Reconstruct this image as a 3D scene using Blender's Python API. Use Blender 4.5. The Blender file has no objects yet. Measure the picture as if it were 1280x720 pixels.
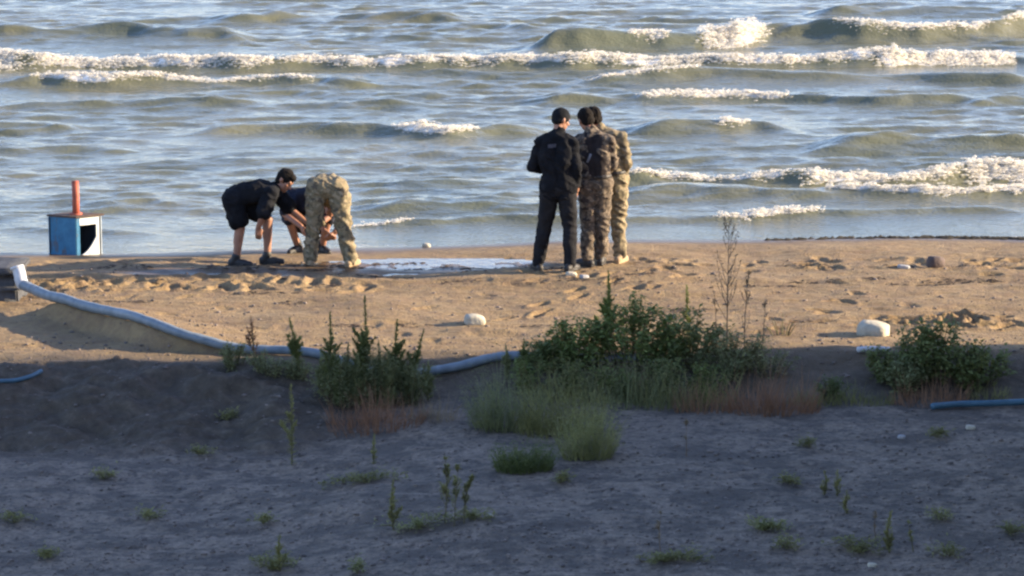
import bpy, bmesh, math, random
import numpy as np
from mathutils import Vector, Matrix, Quaternion

SC = bpy.context.scene
COL = SC.collection
random.seed(7)
RNG = np.random.default_rng(7)

# ------------------------------------------------------------------ camera
FPX = 4000.0                      # focal length in photo pixels (1280 wide)
CAM = Vector((0.0, 0.0, 6.2))
TILT = math.atan(0.185)
cd = bpy.data.cameras.new('camera')
cd.sensor_width = 36.0
cd.lens = 36.0 * FPX / 1280.0
cd.clip_start = 0.5
cd.clip_end = 9000.0
co = bpy.data.objects.new('camera', cd)
co.location = CAM
co.rotation_euler = (math.pi / 2 - TILT, 0, 0)
COL.objects.link(co)
SC.camera = co

# ------------------------------------------------------------------ sky, sun, exposure
EL, AZ = math.radians(17.0), math.radians(4.5)      # AZ from +X towards +Y
SUN = Vector((math.cos(EL) * math.cos(AZ), math.cos(EL) * math.sin(AZ), math.sin(EL)))
w = bpy.data.worlds.new('World')
SC.world = w
w.use_nodes = True
sk = w.node_tree.nodes.new('ShaderNodeTexSky')
sk.sky_type = 'NISHITA'
sk.sun_disc = False
sk.sun_elevation = EL
sk.sun_rotation = math.pi / 2 - AZ
sk.air_density = 1.0
sk.dust_density = 0.5
sk.ozone_density = 4.0
bg = w.node_tree.nodes['Background']
bg.inputs[1].default_value = 0.15
hz = w.node_tree.nodes.new('ShaderNodeMix')          # tint added to warm the whole sky's light, a little less blue
hz.data_type = 'RGBA'
hz.blend_type = 'MULTIPLY'
hz.inputs[0].default_value = 1.0
hz.inputs[7].default_value = (1.24, 1.0, 1.0, 1)
w.node_tree.links.new(sk.outputs[0], hz.inputs[6])
w.node_tree.links.new(hz.outputs[2], bg.inputs[0])
sd = bpy.data.lights.new('sun', 'SUN')
sd.energy = 5.0
sd.angle = math.radians(0.55)
sd.color = (1.0, 0.82, 0.57)
so = bpy.data.objects.new('sun', sd)
so.rotation_euler = SUN.to_track_quat('Z', 'Y').to_euler()
so.location = (30, 30, 20)
COL.objects.link(so)
SC.view_settings.view_transform = 'Standard'
SC.view_settings.look = 'None'
SC.view_settings.exposure = 1.8
SC.view_settings.gamma = 1.0
SC.render.engine = 'CYCLES'
SC.cycles.use_denoising = True
SC.cycles.pixel_filter_type = 'BLACKMAN_HARRIS'
SC.cycles.filter_width = 2.4
SC.cycles.max_bounces = 6
SC.cycles.transparent_max_bounces = 24

# ------------------------------------------------------------------ helpers: pixels, noise, tags
FW = Vector((0, math.cos(TILT), -math.sin(TILT)))
UP = Vector((0, math.sin(TILT), math.cos(TILT)))
RT = Vector((1, 0, 0))

def ray(u, v):
    return FW * FPX + RT * (u - 640) + UP * (360 - v)

def gp(u, v, z=0.0):
    """photo pixel -> point on the level z"""
    d = ray(u, v)
    t = (z - CAM.z) / d.z
    return CAM + d * t

def _hash(ix, iy, iz, seed):
    h = (ix * 374761393 + iy * 668265263 + iz * 2147483647 + seed * 1274126177) & 0xFFFFFFFF
    h = ((h ^ (h >> 13)) * 1274126177) & 0xFFFFFFFF
    h = h ^ (h >> 16)
    return (h & 0xFFFF) / 65535.0

def vn3(x, y, z, seed=0):
    x = np.asarray(x, float); y = np.asarray(y, float); z = np.asarray(z, float)
    fx, fy, fz = np.floor(x), np.floor(y), np.floor(z)
    ix, iy, iz = fx.astype(np.int64), fy.astype(np.int64), fz.astype(np.int64)
    tx, ty, tz_ = x - fx, y - fy, z - fz
    tx = tx * tx * (3 - 2 * tx); ty = ty * ty * (3 - 2 * ty); tz_ = tz_ * tz_ * (3 - 2 * tz_)
    def c(a, b, d): return _hash(ix + a, iy + b, iz + d, seed)
    def lerp(a, b, t): return a + (b - a) * t
    a = lerp(lerp(c(0, 0, 0), c(1, 0, 0), tx), lerp(c(0, 1, 0), c(1, 1, 0), tx), ty)
    b = lerp(lerp(c(0, 0, 1), c(1, 0, 1), tx), lerp(c(0, 1, 1), c(1, 1, 1), tx), ty)
    return lerp(a, b, tz_) * 2 - 1

def vn2(x, y, seed=0):
    x = np.asarray(x, float); y = np.asarray(y, float)
    fx, fy = np.floor(x), np.floor(y)
    ix, iy = fx.astype(np.int64), fy.astype(np.int64)
    tx, ty = x - fx, y - fy
    tx = tx * tx * (3 - 2 * tx); ty = ty * ty * (3 - 2 * ty)
    def c(a, b): return _hash(ix + a, iy + b, 0, seed)
    p = c(0, 0) + (c(1, 0) - c(0, 0)) * tx
    q = c(0, 1) + (c(1, 1) - c(0, 1)) * tx
    return (p + (q - p) * ty) * 2 - 1

def fbm2(x, y, seed=0, oct=4, gain=0.5):
    s = 0.0; a = 1.0; f = 1.0
    for k in range(oct):
        s = s + a * vn2(x * f + 17.3 * k, y * f - 9.1 * k, seed + k)
        a *= gain; f *= 2.03
    return s

def sstep(a, b, x):
    t = np.clip((np.asarray(x, float) - a) / (b - a), 0, 1)
    return t * t * (3 - 2 * t)

def tag(o, label=None, cat=None, group=None, kind=None):
    if label: o['label'] = label
    if cat: o['category'] = cat
    if group: o['group'] = group
    if kind: o['kind'] = kind
    return o

def empty(name, loc, label, cat, group=None):
    o = bpy.data.objects.new(name, None)
    o.location = loc
    o.empty_display_size = 0.1
    COL.objects.link(o)
    return tag(o, label, cat, group)

def link(name, me, mat, parent=None):
    o = bpy.data.objects.new(name, me)
    COL.objects.link(o)
    if mat is not None and not me.materials:
        for m in (mat if isinstance(mat, (list, tuple)) else [mat]):
            me.materials.append(m)
    if parent is not None:
        o.parent = parent
    return o

def mesh(name, verts, faces, smooth=True):
    me = bpy.data.meshes.new(name)
    me.from_pydata([tuple(v) for v in verts], [], faces)
    if smooth:
        me.polygons.foreach_set('use_smooth', [True] * len(me.polygons))
    me.update()
    return me

def grid_mesh(name, X, Y, Z, attrs):
    ny, nx = Z.shape
    gx, gy = np.meshgrid(X, Y)
    co_ = np.stack([gx, gy, Z], -1).reshape(-1, 3).astype(np.float32)
    idx = np.arange(nx * ny).reshape(ny, nx)
    q = np.stack([idx[:-1, :-1], idx[:-1, 1:], idx[1:, 1:], idx[1:, :-1]], -1).reshape(-1, 4).astype(np.int32)
    me = bpy.data.meshes.new(name)
    me.vertices.add(len(co_)); me.vertices.foreach_set('co', co_.ravel())
    me.loops.add(q.size); me.loops.foreach_set('vertex_index', q.ravel())
    me.polygons.add(len(q))
    me.polygons.foreach_set('loop_start', np.arange(0, q.size, 4, dtype=np.int32))
    me.polygons.foreach_set('use_smooth', np.ones(len(q), bool))
    me.update(calc_edges=True)
    for k, a in attrs.items():
        at = me.attributes.new(k, 'FLOAT', 'POINT')
        at.data.foreach_set('value', np.asarray(a, np.float32).ravel())
    return me

# ------------------------------------------------------------------ helpers: materials
class NT:
    def __init__(self, name):
        self.m = bpy.data.materials.new(name)
        self.m.use_nodes = True
        self.t = self.m.node_tree
        self.b = self.t.nodes['Principled BSDF']
        self.out = self.t.nodes['Material Output']
    def n(self, typ, **kw):
        nd = self.t.nodes.new('ShaderNode' + typ)
        for k, v in kw.items():
            if k.startswith('_'): setattr(nd, k[1:], v)
        return nd
    def l(self, a, b): self.t.links.new(a, b)
    def coord(self):
        return self.n('TexCoord').outputs['Object']
    def geo(self):
        return self.n('NewGeometry').outputs['Position']
    def noise(self, vec, scale, detail=4, rough=0.55, stretch=None):
        nd = self.n('TexNoise')
        nd.inputs['Scale'].default_value = scale
        nd.inputs['Detail'].default_value = detail
        nd.inputs['Roughness'].default_value = rough
        if stretch:
            mp = self.n('Mapping')
            mp.inputs['Scale'].default_value = stretch
            self.l(vec, mp.inputs['Vector']); vec = mp.outputs[0]
        self.l(vec, nd.inputs['Vector'])
        return nd.outputs['Fac']
    def ramp(self, fac, stops, interp='LINEAR'):
        r = self.n('ValToRGB')
        r.color_ramp.interpolation = interp
        e = r.color_ramp.elements
        while len(e) < len(stops): e.new(0.5)
        for k, (p, c) in enumerate(stops):
            e[k].position = p
            e[k].color = (*c, 1) if len(c) == 3 else c
        self.l(fac, r.inputs[0])
        return r.outputs[0]
    def mix(self, fac, a, b, blend='MIX'):
        m = self.n('Mix', _data_type='RGBA', _blend_type=blend)
        for s, v in ((m.inputs['Factor'], fac), (m.inputs['A'], a), (m.inputs['B'], b)):
            if s.name == 'Factor': s = m.inputs[0]
            if s.name == 'A': s = m.inputs[6]
            if s.name == 'B': s = m.inputs[7]
            if hasattr(v, 'links'): self.l(v, s)
            elif isinstance(v, (int, float)): s.default_value = v
            else: s.default_value = (*v, 1)
        return m.outputs[2]
    def math(self, op, a, b=0.0):
        m = self.n('Math', _operation=op)
        for s, v in ((m.inputs[0], a), (m.inputs[1], b)):
            if hasattr(v, 'links'): self.l(v, s)
            else: s.default_value = v
        return m.outputs[0]
    def attr(self, name):
        a = self.n('Attribute'); a.attribute_name = name
        return a.outputs['Fac']
    def bump(self, h, strength, dist):
        b = self.n('Bump')
        b.inputs['Strength'].default_value = strength
        b.inputs['Distance'].default_value = dist
        self.l(h, b.inputs['Height'])
        self.l(b.outputs[0], self.b.inputs['Normal'])
        return b
    def base(self, c, rough=0.8, spec=0.3, metal=0.0):
        if hasattr(c, 'links'): self.l(c, self.b.inputs['Base Color'])
        else: self.b.inputs['Base Color'].default_value = (*c, 1)
        if hasattr(rough, 'links'): self.l(rough, self.b.inputs['Roughness'])
        else: self.b.inputs['Roughness'].default_value = rough
        self.b.inputs['Specular IOR Level'].default_value = spec
        self.b.inputs['Metallic'].default_value = metal

def simple(name, c1, c2, scale=8.0, rough=0.85, spec=0.25, bump=0.3, dist=0.01, detail=5, metal=0.0):
    t = NT(name)
    v = t.coord()
    f = t.noise(v, scale, detail)
    t.base(t.ramp(f, [(0.3, c1), (0.7, c2)]), rough, spec, metal)
    if bump:
        t.bump(t.noise(v, scale * 3.1, 4), bump, dist)
    return t.m

M = {}
# sand / soil / gravel, one sheet with real changes of ground along it
t = NT('sand_and_gravel')
P = t.geo()
n1 = t.noise(P, 0.9, 5); n2 = t.noise(P, 9, 6, 0.65); n3 = t.noise(P, 45, 3, 0.6)
sand = t.ramp(n1, [(0.25, (0.180, 0.118, 0.054)), (0.5, (0.225, 0.153, 0.073)), (0.75, (0.275, 0.193, 0.098))])
sand = t.mix(t.math('MULTIPLY', t.ramp(n2, [(0.42, (0, 0, 0)), (0.62, (1, 1, 1))]), 0.5), sand, (0.12, 0.072, 0.042))
n6 = t.noise(P, 3.0, 6, 0.7)
sand = t.mix(t.math('MULTIPLY', t.ramp(n6, [(0.48, (0, 0, 0)), (0.60, (1, 1, 1))]), 0.4), sand, (0.15, 0.095, 0.057))
grav = t.ramp(n2, [(0.25, (0.132, 0.100, 0.070)), (0.5, (0.204, 0.155, 0.111)), (0.75, (0.286, 0.219, 0.160))])
n4 = t.noise(P, 2.3, 7, 0.7)
grav = t.mix(t.math('MULTIPLY', t.ramp(n4, [(0.46, (0, 0, 0)), (0.56, (1, 1, 1))]), 0.75), grav, (0.060, 0.048, 0.037))
n5 = t.noise(P, 14, 4, 0.7)
grav = t.mix(t.math('MULTIPLY', t.ramp(n5, [(0.50, (0, 0, 0)), (0.60, (1, 1, 1))]), 0.7), grav, (0.052, 0.042, 0.033))
grav = t.mix(t.math('MULTIPLY', t.ramp(n3, [(0.45, (0, 0, 0)), (0.65, (1, 1, 1))]), 0.6), grav, (0.10, 0.086, 0.078))
soil = t.ramp(n2, [(0.25, (0.040, 0.031, 0.022)), (0.55, (0.075, 0.059, 0.042)), (0.8, (0.135, 0.108, 0.078))])
c = t.mix(t.attr('gravel'), sand, grav)
c = t.mix(t.attr('soil'), c, soil)
wet = t.attr('wet')
c = t.mix(wet, c, t.mix(1.0, c, (0.42, 0.40, 0.40), 'MULTIPLY'))
t.base(c, t.ramp(wet, [(0.0, (0.92,) * 3), (1.0, (0.38,) * 3)]), 0.3)
hh = t.math('ADD', t.math('MULTIPLY', n2, 0.6), t.math('MULTIPLY', n3, 0.4))
hh = t.math('MULTIPLY', hh, t.math('SUBTRACT', 1.0, t.math('MULTIPLY', wet, 0.7)))
t.bump(hh, 0.9, 0.045)
M['ground'] = t.m

# sea water
t = NT('sea_water')
P = t.geo()
foam = t.attr('foam')
lv = t.noise(P, 0.35, 3, stretch=(1, 0.6, 1))
body = t.ramp(lv, [(0.3, (0.084, 0.090, 0.056)), (0.7, (0.122, 0.114, 0.062))])
fn = t.noise(P, 7, 6, 0.75, stretch=(0.6, 1, 1))
fm = t.math('ADD', foam, t.math('MULTIPLY', t.math('SUBTRACT', fn, 0.5), 1.1))
fmask = t.ramp(fm, [(0.30, (0, 0, 0)), (0.75, (1, 1, 1))])
t.base(t.mix(fmask, body, (0.74, 0.70, 0.63)), t.ramp(fmask, [(0, (0.09,) * 3), (1, (0.8,) * 3)]), 0.5)
t.b.inputs['IOR'].default_value = 1.333
r1 = t.noise(P, 5.0, 4, 0.6, stretch=(0.45, 1, 1)); r2 = t.noise(P, 18, 3, 0.6)
t.bump(t.math('ADD', t.math('MULTIPLY', r1, 0.75), t.math('MULTIPLY', r2, 0.25)), 0.6, 0.07)
M['sea'] = t.m

t = NT('foam_white')
t.base((0.78, 0.74, 0.66), 0.85, 0.15)
tr = t.n('BsdfTranslucent'); tr.inputs[0].default_value = (0.78, 0.74, 0.66, 1)
m1 = t.n('MixShader'); m1.inputs[0].default_value = 0.45
t.l(t.b.outputs[0], m1.inputs[1]); t.l(tr.outputs[0], m1.inputs[2])
tp = t.n('BsdfTransparent')
m2 = t.n('MixShader'); m2.inputs[0].default_value = 0.42
t.l(tp.outputs[0], m2.inputs[1]); t.l(m1.outputs[0], m2.inputs[2])
t.l(m2.outputs[0], t.out.inputs[0])
M['foam'] = t.m

t = NT('puddle_water')
t.base((0.085, 0.062, 0.04), 0.10, 0.5)
t.b.inputs['IOR'].default_value = 1.333
t.bump(t.noise(t.geo(), 9, 4), 0.35, 0.03)
M['puddle'] = t.m

M['skin'] = simple('skin', (0.22, 0.10, 0.06), (0.30, 0.145, 0.088), 14, 0.55, 0.4, 0.1, 0.004)
M['hair'] = simple('hair', (0.006, 0.005, 0.0045), (0.014, 0.011, 0.009), 60, 0.9, 0.1, 0.6, 0.006)
M['black_cloth'] = simple('black_cloth', (0.006, 0.0065, 0.008), (0.013, 0.0135, 0.016), 9, 0.95, 0.1, 0.4, 0.012)
M['navy_cloth'] = simple('navy_cloth', (0.010, 0.012, 0.020), (0.022, 0.025, 0.038), 9, 0.9, 0.2, 0.4, 0.012)
M['dark_trousers'] = simple('dark_trousers', (0.010, 0.0102, 0.012), (0.022, 0.0215, 0.023), 7, 0.95, 0.1, 0.4, 0.012)
M['shoe'] = simple('shoe_leather', (0.010, 0.009, 0.009), (0.03, 0.026, 0.024), 18, 0.6, 0.4, 0.3, 0.004)
M['boot'] = simple('tan_boot', (0.22, 0.15, 0.085), (0.34, 0.25, 0.15), 18, 0.8, 0.3, 0.3, 0.004)
M['vest'] = simple('dark_vest', (0.016, 0.013, 0.013), (0.034, 0.028, 0.027), 9, 0.95, 0.1, 0.4, 0.012)
M['dull_print'] = simple('dull_print', (0.04, 0.038, 0.045), (0.07, 0.066, 0.075), 40, 0.8, 0.2, 0.0)
M['pale_print'] = simple('pale_print', (0.12, 0.12, 0.13), (0.2, 0.2, 0.21), 40, 0.7, 0.3, 0.0)
def camo(name, c):
    t = NT(name)
    v = t.coord()
    n1 = t.noise(v, 9, 3, 0.6); n2 = t.noise(v, 13, 3, 0.6, stretch=(1, 1, 1.4))
    a = t.ramp(n1, [(0.0, c[0]), (0.46, c[1]), (0.56, c[2])], 'CONSTANT')
    b = t.mix(t.ramp(n2, [(0.56, (0, 0, 0)), (0.58, (1, 1, 1))]), a, c[3])
    t.base(b, 0.9, 0.2)
    t.bump(t.noise(v, 25, 4), 0.4, 0.01)
    return t.m
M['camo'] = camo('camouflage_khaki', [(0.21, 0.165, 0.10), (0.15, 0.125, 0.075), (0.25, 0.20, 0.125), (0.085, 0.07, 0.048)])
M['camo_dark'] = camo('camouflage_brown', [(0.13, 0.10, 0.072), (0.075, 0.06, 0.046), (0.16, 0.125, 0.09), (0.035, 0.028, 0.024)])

def leafmat(name, c1, c2, rough=0.6):
    t = NT(name)
    v = t.geo()
    f = t.noise(v, 7, 4, 0.7)
    oi = t.n('ObjectInfo').outputs['Random']
    f2 = t.math('ADD', f, t.math('MULTIPLY', t.math('SUBTRACT', oi, 0.5), 0.12))
    t.base(t.ramp(f2, [(0.3, c1), (0.7, c2)]), rough, 0.25)
    tr = t.n('BsdfTranslucent')
    t.l(t.ramp(f2, [(0.3, c1), (0.7, c2)]), tr.inputs[0])
    ms = t.n('MixShader'); ms.inputs[0].default_value = 0.35
    t.l(t.b.outputs[0], ms.inputs[1]); t.l(tr.outputs[0], ms.inputs[2])
    t.l(ms.outputs[0], t.out.inputs[0])
    return t.m
M['leaf'] = leafmat('leaf_green', (0.098, 0.132, 0.032), (0.215, 0.25, 0.075))
M['leaf_dark'] = leafmat('leaf_dark_green', (0.088, 0.112, 0.034), (0.19, 0.21, 0.073))
M['leaf_grey'] = leafmat('leaf_grey_green', (0.13, 0.143, 0.06), (0.255, 0.265, 0.12))
M['leaf_olive'] = leafmat('leaf_olive', (0.15, 0.145, 0.05), (0.29, 0.275, 0.1))
M['leaf_yellow'] = leafmat('leaf_yellow_green', (0.16, 0.165, 0.055), (0.32, 0.31, 0.125))
M['dry_red'] = leafmat('dry_reddish_grass', (0.19, 0.095, 0.05), (0.34, 0.19, 0.105))
M['dry_straw'] = leafmat('dry_straw', (0.16, 0.12, 0.07), (0.30, 0.23, 0.14))
M['stem'] = simple('stem', (0.07, 0.065, 0.03), (0.13, 0.11, 0.055), 20, 0.8)
M['dry_stem'] = simple('dry_stem', (0.10, 0.07, 0.045), (0.18, 0.13, 0.085), 20, 0.85)

# ------------------------------------------------------------------ terrain
ZW = -0.13                                     # still-water level
def shore_y(x):
    return 37.02 + 0.095 * x + 0.16 * np.sin(0.55 * x + 0.6) + 0.07 * np.sin(1.7 * x)

def axis(lo, hi, step, far_lo, far_hi):
    a = list(np.arange(lo, hi + step / 2, step))
    s = step; p = lo; left = []
    while p > far_lo:
        s *= 1.6; p -= s; left.append(p)
    s = step; p = a[-1]; right = []
    while p < far_hi:
        s *= 1.6; p += s; right.append(p)
    return np.array(left[::-1] + a + right)

TX = axis(-6.6, 6.6, 0.03, -700, 700)
TY = axis(21.0, 38.2, 0.03, -300, 90)
GX, GY = np.meshgrid(TX, TY)
d_in = shore_y(GX) - GY                       # metres inland from the water's edge
Z = np.where(d_in > 0, ZW + 0.15 * (1 - np.exp(-np.maximum(d_in, 0) / 1.3)), ZW + 0.10 * d_in)
Z = np.maximum(Z, -2.5)
# the bank: the beach drops to a lower gravel lot, gently to the left, more steeply to the right
lw = 1 - sstep(-2.4, -0.4, GX + 0.25 * np.sin(GY * 2))
wig = 0.16 * vn2(GX * 0.9, GX * 0 + 3.3, 5) + 0.08 * vn2(GX * 2.7, GX * 0 + 1.3, 6)
y_top = 29.75 * lw + 30.1 * (1 - lw)
y_bot = 27.75 * lw + 29.05 * (1 - lw)
z_lot = -0.42 * lw - 0.28 * (1 - lw)
dropf = 1 - np.clip((GY + wig - y_bot) / (y_top - y_bot), 0, 1)
dropf = 0.35 * dropf + 0.65 * dropf * dropf * (3 - 2 * dropf)
Z = Z + z_lot * dropf
bank_face = np.exp(-(((GY + wig) - (0.5 * y_top + 0.5 * y_bot)) / (0.52 * (y_top - y_bot))) ** 4)
near = (np.abs(GX) < 40)
# the big hose: axis through photo pixels at heights above the sand; a ridge of sand carries its first metres
HR = 0.055
def catmull(P, m=8):
    P = [Vector(p) for p in P]
    Q = [P[0] * 2 - P[1]] + P + [P[-1] * 2 - P[-2]]
    out = []
    for i in range(1, len(Q) - 2):
        for k in range(m):
            t_ = k / m
            out.append(0.5 * ((2 * Q[i]) + (Q[i + 1] - Q[i - 1]) * t_ + (2 * Q[i - 1] - 5 * Q[i] + 4 * Q[i + 1] - Q[i + 2]) * t_ ** 2 + (-Q[i - 1] + 3 * Q[i] - 3 * Q[i + 1] + Q[i + 2]) * t_ ** 3))
    out.append(P[-1])
    return out
hose_px = [(27, 355, .22), (42, 362, .20), (62, 370, .20), (90, 376, .22), (125, 383, .24), (170, 398, .24), (215, 413, .20), (262, 427, .12), (310, 436, .07),
           (360, 441, .05), (430, 447, .05), (500, 450, .05), (560, 447, .05), (610, 443, .05), (660, 441, .05), (720, 441, .05), (800, 441, .05), (840, 443, .04)]
HOSE = catmull([gp(*q) for q in hose_px], 8)
rsec = HOSE[14:76]
ry = np.array([p.y for p in rsec][::-1]); rx = np.array([p.x for p in rsec][::-1]); rz = np.array([p.z for p in rsec][::-1])
sR = GX - np.interp(GY, ry, rx)
prof = np.where(sR < 0, np.exp(-(sR / 0.12) ** 2), np.exp(-(sR / 0.8) ** 2))
prof = prof * sstep(ry[0] - 0.25, ry[0] + 0.1, GY) * (1 - sstep(ry[-1] - 0.2, ry[-1] + 0.12, GY))
Z = Z + np.maximum(np.interp(GY, ry, rz) - HR * 0.8 - Z, 0) * prof
# relief
inland = sstep(0.2, 1.6, d_in)
fine = (np.abs(GX) < 9) & (GY > 18) & (GY < 40)
bankm = bank_face * lw
rel = 0.030 * fbm2(GX * 0.7, GY * 0.9, 11, 3) + 0.012 * fbm2(GX * 2.2, GY * 4.6, 21, 5, 0.62)
Z = Z + np.where(fine, rel * inland, 0)
Z = Z + np.where(fine, bankm * (0.075 * fbm2(GX * 1.9, GY * 3.4, 31, 5, 0.62) * (1 - dropf * 0) * (dropf > 0.05)), 0)
# puddle hollows (photo pixel outlines give their ground positions)
def blob(u, v, ru, rv, pw=2.0):
    c_ = gp(u, v, 0.0); a = gp(u + ru, v, 0.0).x - c_.x
    b = (gp(u, v - rv, 0).y - gp(u, v + rv, 0).y) / 2
    return np.exp(-(((GX - c_.x) / a) ** 2 + ((GY - c_.y) / b) ** 2) ** pw)
pud = np.maximum.reduce([1.25 * blob(268, 341, 95, 6, 1.0), blob(550, 329, 115, 7, 1.0), 0.45 * blob(420, 334, 90, 7, 1.0)])
flat = sstep(0.12, 0.7, pud)
Z = Z * (1 - flat) + flat * (-0.022 - 0.026 * pud + 0.016 * fbm2(GX * 1.6, GY * 2.6, 77, 3))
# churned sand and footprints
def stamp(x, y, L, W, ang, depth, rim=0.35):
    i0, i1 = np.searchsorted(TX, [x - 2.2 * L, x + 2.2 * L]); j0, j1 = np.searchsorted(TY, [y - 2.2 * L, y + 2.2 * L])
    if i1 - i0 < 2 or j1 - j0 < 2: return
    sx = GX[j0:j1, i0:i1] - x; sy = GY[j0:j1, i0:i1] - y
    ca, sa = math.cos(ang), math.sin(ang)
    a = (sx * ca + sy * sa) / L; b = (-sx * sa + sy * ca) / W
    q = a * a + b * b
    Z[j0:j1, i0:i1] += depth * (-np.exp(-q * q) + rim * np.exp(-((np.sqrt(q) - 1.35) / 0.35) ** 2))
def prints(n, u0, u1, v0, v1, L=(0.10, 0.17), dep=(0.02, 0.05)):
    for _ in range(n):
        p = gp(random.uniform(u0, u1), random.uniform(v0, v1))
        stamp(p.x, p.y, random.uniform(*L), random.uniform(0.05, 0.08), random.uniform(0, 3.14), random.uniform(*dep))
prints(70, 30, 470, 350, 364, dep=(0.02, 0.05))
prints(45, 780, 1280, 324, 340, dep=(0.015, 0.04))
prints(16, 660, 860, 342, 365, dep=(0.015, 0.035))
prints(18, 560, 1280, 345, 400, dep=(0.01, 0.03))
prints(26, 1120, 1280, 398, 412, dep=(0.04, 0.07))
prints(10, 930, 1100, 378, 420, dep=(0.02, 0.04))
prints(25, 100, 680, 366, 430, dep=(0.008, 0.02))
prints(45, 0, 700, 318, 330, dep=(0.008, 0.02))
# a trail of single steps
for k in range(7):
    p = gp(640 + 22 * k + 6 * (k % 2), 398 - 8.5 * k)
    stamp(p.x + (0.09 if k % 2 else -0.09), p.y, 0.15, 0.055, 1.0, 0.045)
# low ledge left by the outflow, running along the beach
led = gp(300, 349).y
Z = Z + np.where(fine, 0.035 * np.exp(-((GY - (led + 0.10 * np.sin(GX * 0.9) + 0.06 * vn2(GX * 4, GX * 0, 91))) / 0.10) ** 2) * (1 - sstep(-1.6, 0.2, GX)) , 0)

gravel = np.where(GX < 700, 1 - sstep(29.0, 30.0, GY + 0.4 * vn2(GX * 0.8, GY * 0.8, 41)), 1)
soil = np.clip(bankm * 1.15 + 0.9 * bank_face * (1 - lw) + 0.10 * fbm2(GX * 1.2, GY * 1.2, 55, 3), 0, 1) * near
wetm = np.clip((1 - sstep(0.15, 0.85, d_in + 0.15 * vn2(GX * 2, GY * 2, 61))) + 0.95 * sstep(0.05, 0.40, pud + 0.08 * vn2(GX * 4, GY * 4, 62)), 0, 1)
gm = grid_mesh('beach_ground', TX, TY, Z, {'gravel': gravel, 'soil': soil, 'wet': wetm})
ground = link('beach_ground', gm, M['ground'])
tag(ground, 'brown sand beach running into shaded grey gravel', kind='structure')

def tz(x, y):
    i = int(np.clip(np.searchsorted(TX, x) - 1, 0, len(TX) - 2)); j = int(np.clip(np.searchsorted(TY, y) - 1, 0, len(TY) - 2))
    a = (x - TX[i]) / (TX[i + 1] - TX[i]); b = (y - TY[j]) / (TY[j + 1] - TY[j])
    return float(Z[j, i] * (1 - a) * (1 - b) + Z[j, i + 1] * a * (1 - b) + Z[j + 1, i] * (1 - a) * b + Z[j + 1, i + 1] * a * b)

def G(u, v, dz=0.0):
    """photo pixel -> point on the built ground (first hit along the ray)"""
    d = ray(u, v).normalized()
    s = 17.0
    while s < 90:
        p = CAM + d * s
        if p.z < tz(p.x, p.y): break
        s += 0.03
    return Vector((p.x, p.y, tz(p.x, p.y) + dz))

# puddles: thin water lying in the hollows
zp = -0.041
def pudw(x, y):
    return pud[int(np.clip(np.searchsorted(TY, y), 0, len(TY) - 1)), int(np.clip(np.searchsorted(TX, x), 0, len(TX) - 1))]
px0, px1 = gp(150, 340).x, gp(690, 340).x
py0, py1 = gp(400, 352).y, gp(400, 316).y
PX = np.arange(px0, px1, 0.06); PY = np.arange(py0, py1, 0.06)
pg = bmesh.new()
vm = {}
for j, yy in enumerate(PY[:-1]):
    for i, xx in enumerate(PX[:-1]):
        cs = [(i, j), (i + 1, j), (i + 1, j + 1), (i, j + 1)]
        if min(tz(PX[a], PY[b]) for a, b in cs) < zp + 0.002 and pudw(PX[i], PY[j]) > 0.10:
            q = []
            for k in cs:
                if k not in vm: vm[k] = pg.verts.new((PX[k[0]], PY[k[1]], zp))
                q.append(vm[k])
            pg.faces.new(q)
pme = bpy.data.meshes.new('puddle'); pg.to_mesh(pme); pg.free()
tag(link('puddle', pme, M['puddle']), 'shallow puddle mirroring the sky', kind='structure')

# ------------------------------------------------------------------ sea
SX = axis(-12.5, 12.5, 0.075, -3500, 3500)
ys = [35.2]
while ys[-1] < 70: ys.append(ys[-1] + 0.036 * ys[-1] / 36)
s_ = 0.08
while ys[-1] < 6000: s_ *= 1.35; ys.append(ys[-1] + s_)
SY = np.array(ys)
WX, WY = np.meshgrid(SX, SY)
off = WY - shore_y(WX)                        # metres out from the water's edge
H = np.zeros_like(WX)
rs = np.random.default_rng(3)
for k in range(96):                           # wind chop running towards the shore
    lam = 0.24 * (8.0 ** rs.random())
    th = rs.normal(0, 0.30)
    ph = rs.random() * 6.283
    kx, ky = 2 * math.pi / lam * math.sin(th), 2 * math.pi / lam * math.cos(th)
    arg = kx * WX + ky * WY + ph + 0.8 * np.sin(0.11 * k + 0.5 * WX + 0.3 * WY)
    H += 0.0082 * lam ** 0.62 * (0.6 - np.abs(np.sin(arg * 0.5)) * 1.0)
patch = 0.75 + 0.5 * fbm2(WX * 0.25, WY * 0.35, 301, 3)
farfade = 1 - sstep(70, 110, WY)
H *= patch * sstep(0.0, 3.0, off) * farfade
H += 0.03 * fbm2(WX * 0.35, WY * 0.75, 311, 3) * sstep(0.5, 4, off) * farfade
FO = np.zeros_like(WX)
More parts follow.
